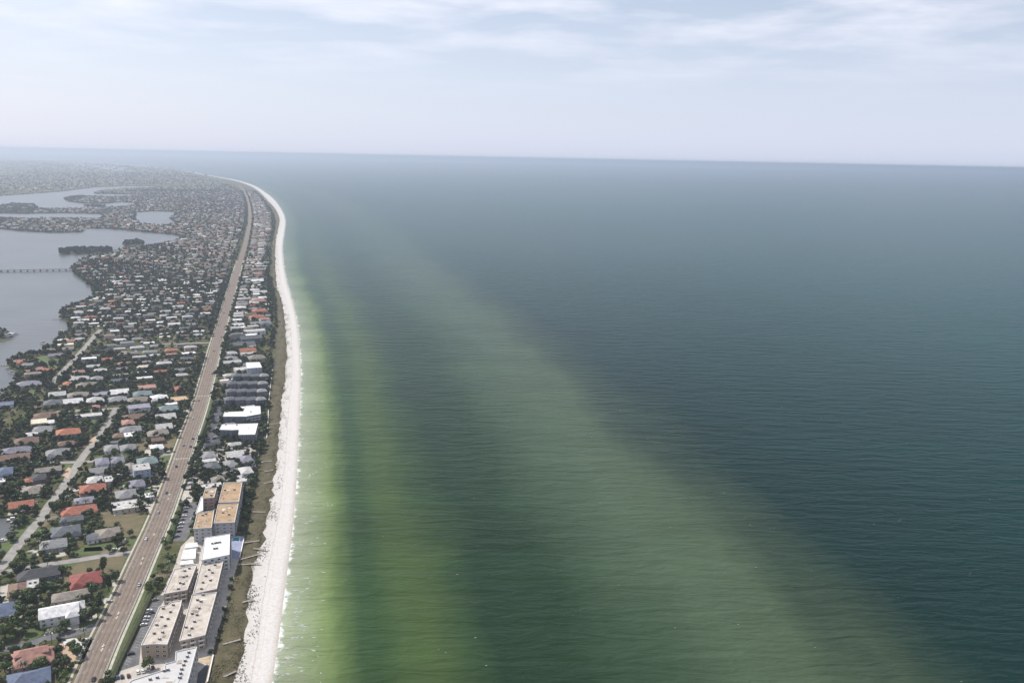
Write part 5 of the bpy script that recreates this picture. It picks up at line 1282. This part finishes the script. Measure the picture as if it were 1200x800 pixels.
# dune walkovers
WK = [((261,754),(282,749)),((262,792),(277,786)),((284,705),(297,702)),((281,655),(305,649)),((286,635),(304,633.5)),((297,642),(311,644)),((278,661),(305,660)),((306,541),(319,540)),((310,552),(320,551)),((309,566),(320,564)),((296,599),(311,600)),((323,375),(337,374.5)),((326,369),(339,369)),((325,380),(338,380)),((320,337.5),(327,337.5)),((317,430),(334,429.5)),((314,497),(328,496))]
places = ['beside the long gravel roofed block','below the sandy terrace near the bottom edge','at the upper end of the long gravel roofed block','from the blue pool deck, with a bright sandy bend','beside the turquoise pool of the white block','short one just below the turquoise pool','below the blue pool deck','beside the grey beach houses, farthest of three','beside the grey beach houses, middle of three','at the green lawn above the tan condominium','dark one beside the tan condominium','at the grey ridged block','at the orange beach villas','just below the grey ridged block','far down the beach near the white roofed villa','at the white topped blue block','at the twin white condominiums']
for (a, b_), pl in zip(WK, places):
    A, B = at(*a, LAND_Z+1.5), at(*b_, LAND_Z+1.0); c = (A+B)/2; d = B-A; ln_ = d.length; rz = math.atan2(d.y, d.x)
    r = empty('boardwalk', (c.x, c.y, LAND_Z+1.25), rz); r.rotation_euler = (0, 0, rz)
    MB().box(-ln_/2,-.8,-.1,ln_/2,.8,.08).build('deck', m_wood, r)
    for s_ in (-1, 1):
        rl = MB().box(-ln_/2, s_*.78-.05, .95, ln_/2, s_*.78+.05, 1.05)
        for k in range(int(ln_/3)+1): rl.box(-ln_/2+k*3-.05, s_*.78-.05, -1.2, -ln_/2+k*3+.05, s_*.78+.05, .949)
        rl.build('handrail', m_wood, r)
    tag(r, f'dune boardwalk {pl}', 'boardwalk', 'boardwalks over the dunes')
# low sea wall along the seaward lots
def seawall(px, label):
    P = resample(np.array([at(x, y, LAND_Z)[:2] for x, y in px]), 6); c = P.mean(0); q = P - c
    r = empty('sea_wall', (c[0], c[1], LAND_Z)); T = np.gradient(q, axis=0); T /= np.linalg.norm(T, axis=1)[:,None]; n_ = np.stack([T[:,1], -T[:,0]], 1)
    w_ = MB(); cp = MB()
    for b_, hw, z0, z1 in ((w_, .2, -.3, .95), (cp, .4, .951, 1.15)):
        L_ = [tuple(p-m_*hw) for p, m_ in zip(q, n_)]; R_ = [tuple(p+m_*hw) for p, m_ in zip(q, n_)]
        b_.prism(ccw(L_ + R_[::-1]), z0, z1)
    w_.build('wall', m_concrete, r); cp.build('coping', m_trim, r); tag(r, label, 'wall', 'sea walls')
seawall([(312.5,514),(314,496),(315,471),(318,444),(320,425)], 'pale low wall between the slate townhouses and the dunes')
seawall([(281,654),(286,631)], 'pale wall along the blue pool deck'); seawall([(243,800),(250,768)], 'pale wall of the sandy terrace at the bottom edge')

# ------------------------------------------------------------------ breaking water on the bars: thin foam patches
g = np.random.default_rng(21); V = []; F = []
def foam(x, y, a, b_, rz, n_=9):
    o_ = len(V); V.append((x, y, .06)); c_, s_ = math.cos(rz), math.sin(rz)
    for i in range(n_):
        t_ = 2*math.pi*i/n_; k = g.uniform(.35, 1.2); u, v_ = a*k*math.cos(t_), b_*k*math.sin(t_); V.append((x+u*c_-v_*s_, y+u*s_+v_*c_, .06 + .1*g.random()))
    for i in range(n_): F.append((o_, o_+1+i, o_+1+(i+1) % n_))
for px, py, ln_ in ((369,605,5),(361,637,8),(352,700,7),(346,692,6),(340,735,9),(336,772,8),(366,487,9),(360,590,4),(356,577,5),(357,613,4),(385,592,4),(343,748,5),(350,716,4),(332,790,5),(361,560,4),(360,455,6),(364,432,5),(360,520,5),(358,540,5)):
    p = at(px, py)
    for k in range(4): foam(p.x + g.normal()*ln_*.5, p.y + g.normal()*ln_*.22, ln_*.33, .55, .25*g.normal())
for k in range(170):                                                # broken lines of surf on the inner bar
    y = 470 + 2300*g.random()**1.4; x = xW(y) + g.uniform(6, 34); foam(x, y, g.uniform(.6, 3.0), g.uniform(.3, .7), .35*g.normal()+.1)
for k in range(240):                                                # scattered whitecaps offshore
    y = 430 + 1900*g.random()**1.3; x = xW(y) + g.uniform(40, 1300)*(y/1100); foam(x, y, g.uniform(.25, .9)*(1+y/2500), g.uniform(.12, .3)*(1+y/2500), .4*g.normal(), 7)
o = bpy.data.objects.new('sea_foam', mesh_np('sea_foam', np.array(V), np.array(F), [mat('foam', (.52,.55,.52), scale=1.2, var=.15)])); COL.objects.link(o); o['kind'] = 'stuff'

# ------------------------------------------------------------------ bridge, docks, boats
A, B = at(-30, 317, 4), at(86, 315.5, 3); d = B - A; ln_ = d.length; rz = math.atan2(d.y, d.x)
r = empty('road_bridge', A, rz); r.location.z = -1.8
MB().box(0,-6,5.2,ln_,6,6.2).build('deck', m_concrete, r)
for s_ in (-1, 1): MB().box(0, s_*5.8-.15, 6.201, ln_, s_*5.8+.15, 7.3).build('parapet', m_trim, r)
pier = MB().box(-1,-5,-1,1,5,4.4).box(-1.4,-5.8,4.401,1.4,5.8,5.19).mesh('pier', [m_concrete])
for k in range(1, int(ln_/15)): link('pier', pier, r, (k*15, 0, 0))
tag(r, 'long low road bridge on piers crossing the bay at the left edge', 'bridge')
def dock(a, b_, label, roof=False):
    A, B = at(*a, .9), at(*b_, .9); c = (A+B)/2; d = B-A; ln_ = d.length; r = empty('dock', (c.x, c.y, 0), math.atan2(d.y, d.x))
    MB().box(-ln_/2,-1.1,.8,ln_/2,1.1,1.0).build('deck', m_wood, r); pm = MB()
    for k in range(int(ln_/4)+1):
        for s_ in (-1, 1): pm.tube((-ln_/2+k*4, s_*1.0, -1), (-ln_/2+k*4, s_*1.0, 1.7), .16, .16, 6)
    pm.build('piling', m_wood, r)
    if roof:
        rb = roof_mb('hip', 6, 5, 3.6, 1.2); rb.v = [(x-ln_/2+3, y, z) for x, y, z in rb.v]; rb.build('roof', ROOF['grey'], r)
    tag(r, label, 'dock', 'docks along the bay')
dock((62,374),(73,372.5),'dock standing out from the rounded wooded point in the bay'); dock((-2,427.5),(10,427.5),'dock running off the left edge from the orange roofed bay point'); dock((15,391),(22,391),'small dock at the tip of the bay islet', True); dock((28,424),(20,433),'dock below the orange roofed bay house')
dock((53,405),(48,402),'short dock beside the bayside lawn'); dock((66,400),(61,396),'short dock halfway up the bay shore'); dock((75,389),(71,386.5),'short dock by the white boat near the bay shore'); dock((17,438),(11,437),'short dock by the blue lavender waterfront house'); dock((20,608),(12,612),'dock beside the motor boat in the canal')
dock((8,633),(3,630),'dock at the near end of the canal')
def boat(px, py, ln_, rz, label, cabin=True, g='boats'):
    p = at(px, py, 0); r = empty('motor_boat', (p.x, p.y, 0), rz); k = ln_/8
    sec = [(-4,1.25,-.4,1.0),(-1,1.4,-.45,1.05),(2,1.2,-.4,1.2),(3.6,.5,-.1,1.4),(4.1,.04,.3,1.45)]; b_ = MB(); vs = []
    for x, hw, z0, z1 in sec: vs += [(x*k,-hw*.55*k,z0*k),(x*k,-hw*k,z1*k),(x*k,-hw*.85*k,z1*k),(x*k,-hw*.85*k,(z1-.25)*k),(x*k,hw*.85*k,(z1-.25)*k),(x*k,hw*.85*k,z1*k),(x*k,hw*k,z1*k),(x*k,hw*.55*k,z0*k)]
    fs = [(i*8+j, (i+1)*8+j, (i+1)*8+(j+1) % 8, i*8+(j+1) % 8) for i in range(4) for j in range(8)] + [tuple(range(8))[::-1]]
    b_.add(vs, fs).build('hull', m_trim, r)
    if cabin:
        MB().add([(-2*k,-.95*k,.8*k),(1.6*k,-.8*k,.9*k),(1.6*k,.8*k,.9*k),(-2*k,.95*k,.8*k),(-1.8*k,-.8*k,2.1*k),(.7*k,-.65*k,2.1*k),(.7*k,.65*k,2.1*k),(-1.8*k,.8*k,2.1*k)], [(0,1,5,4),(1,2,6,5),(2,3,7,6),(3,0,4,7),(4,5,6,7)]).build('cabin', m_trim, r)
        MB().add([(-1.8*k,-.96*k,1.3*k),(.9*k,-.86*k,1.35*k),(.7*k,-.78*k,1.85*k),(-1.8*k,-.87*k,1.85*k)], [(0,1,2,3)]).add([(1.45*k,-.7*k,1.25*k),(1.45*k,.7*k,1.25*k),(.95*k,.6*k,1.95*k),(.95*k,-.6*k,1.95*k)], [(0,1,2,3)]).build('window', m_glass, r)
        MB().box(-3.9*k,-.35*k,.4*k,-4.5*k+.2,.35*k,1.4*k).build('outboard_motor', m_metal, r)
    tag(r, label, 'boat', g)
boat(16,609.5,11,.25,'white cabin cruiser moored in the canal at the left edge'); boat(3,634,7,-.2,'small boat at the near bank of the canal'); boat(73,388.5,9,1.2,'white boat lying off the bay shore below the wooded point'); boat(14,436,9,.3,'boat moored at the blue lavender waterfront house')
boat(10,432,8,.1,'boat moored below the orange roofed bay point'); boat(50,401,7,.6,'small boat beside the short dock at the bayside lawn')
# islet house
p = at(4, 392, 4); h = house(p.x, p.y, 20, 11, 'gable', 'slate', 1, 'white', 0, 1); tag(h, 'slate roofed house on the small wooded islet in the bay', 'house', GH)
p = at(9.5, 391, 4); h = house(p.x + 3, p.y, 10, 8, 'hip', 'white', 1, 'white', 0, 1); tag(h, 'white roofed house at the tip of the small bay islet', 'house', GH)
for bx, col, kd, ref in (((19,421,31,427),'terracotta','hip','orange roofed house on the bay point behind the docks'), ((38,427,53,436),'pink','hip','rose roofed house just inland of the orange bay house'), ((78,357,93,366),'brown','hip','red brown roofed house on the wooded point in the bay'), ((93,352,104,359),'brown','hip','second red brown roofed house on the wooded point'),
      ((109,348,123,354),'white','flat','white flat roofed block on the bay shore above the wooded point'), ((68,402,86,408),'cream','flat','pale flat roofed house at the middle of the bay shore'), ((78,396,90,402),'pink','gable','pink gabled house behind the middle bay shore'), ((57,413,76,418),'lavender','gable','lavender gabled house beside the bayside lawn')):
    e = 5; c = at((bx[0]+bx[2])/2, (bx[1]+bx[3])/2, e)
    h = house(c.x, c.y, (bx[2]-bx[0])*mpp(bx[1])*.92, 13, kd, col, 2 if kd == 'flat' else 1, 'cream', detail=1); tag(h, ref, 'house', GH)
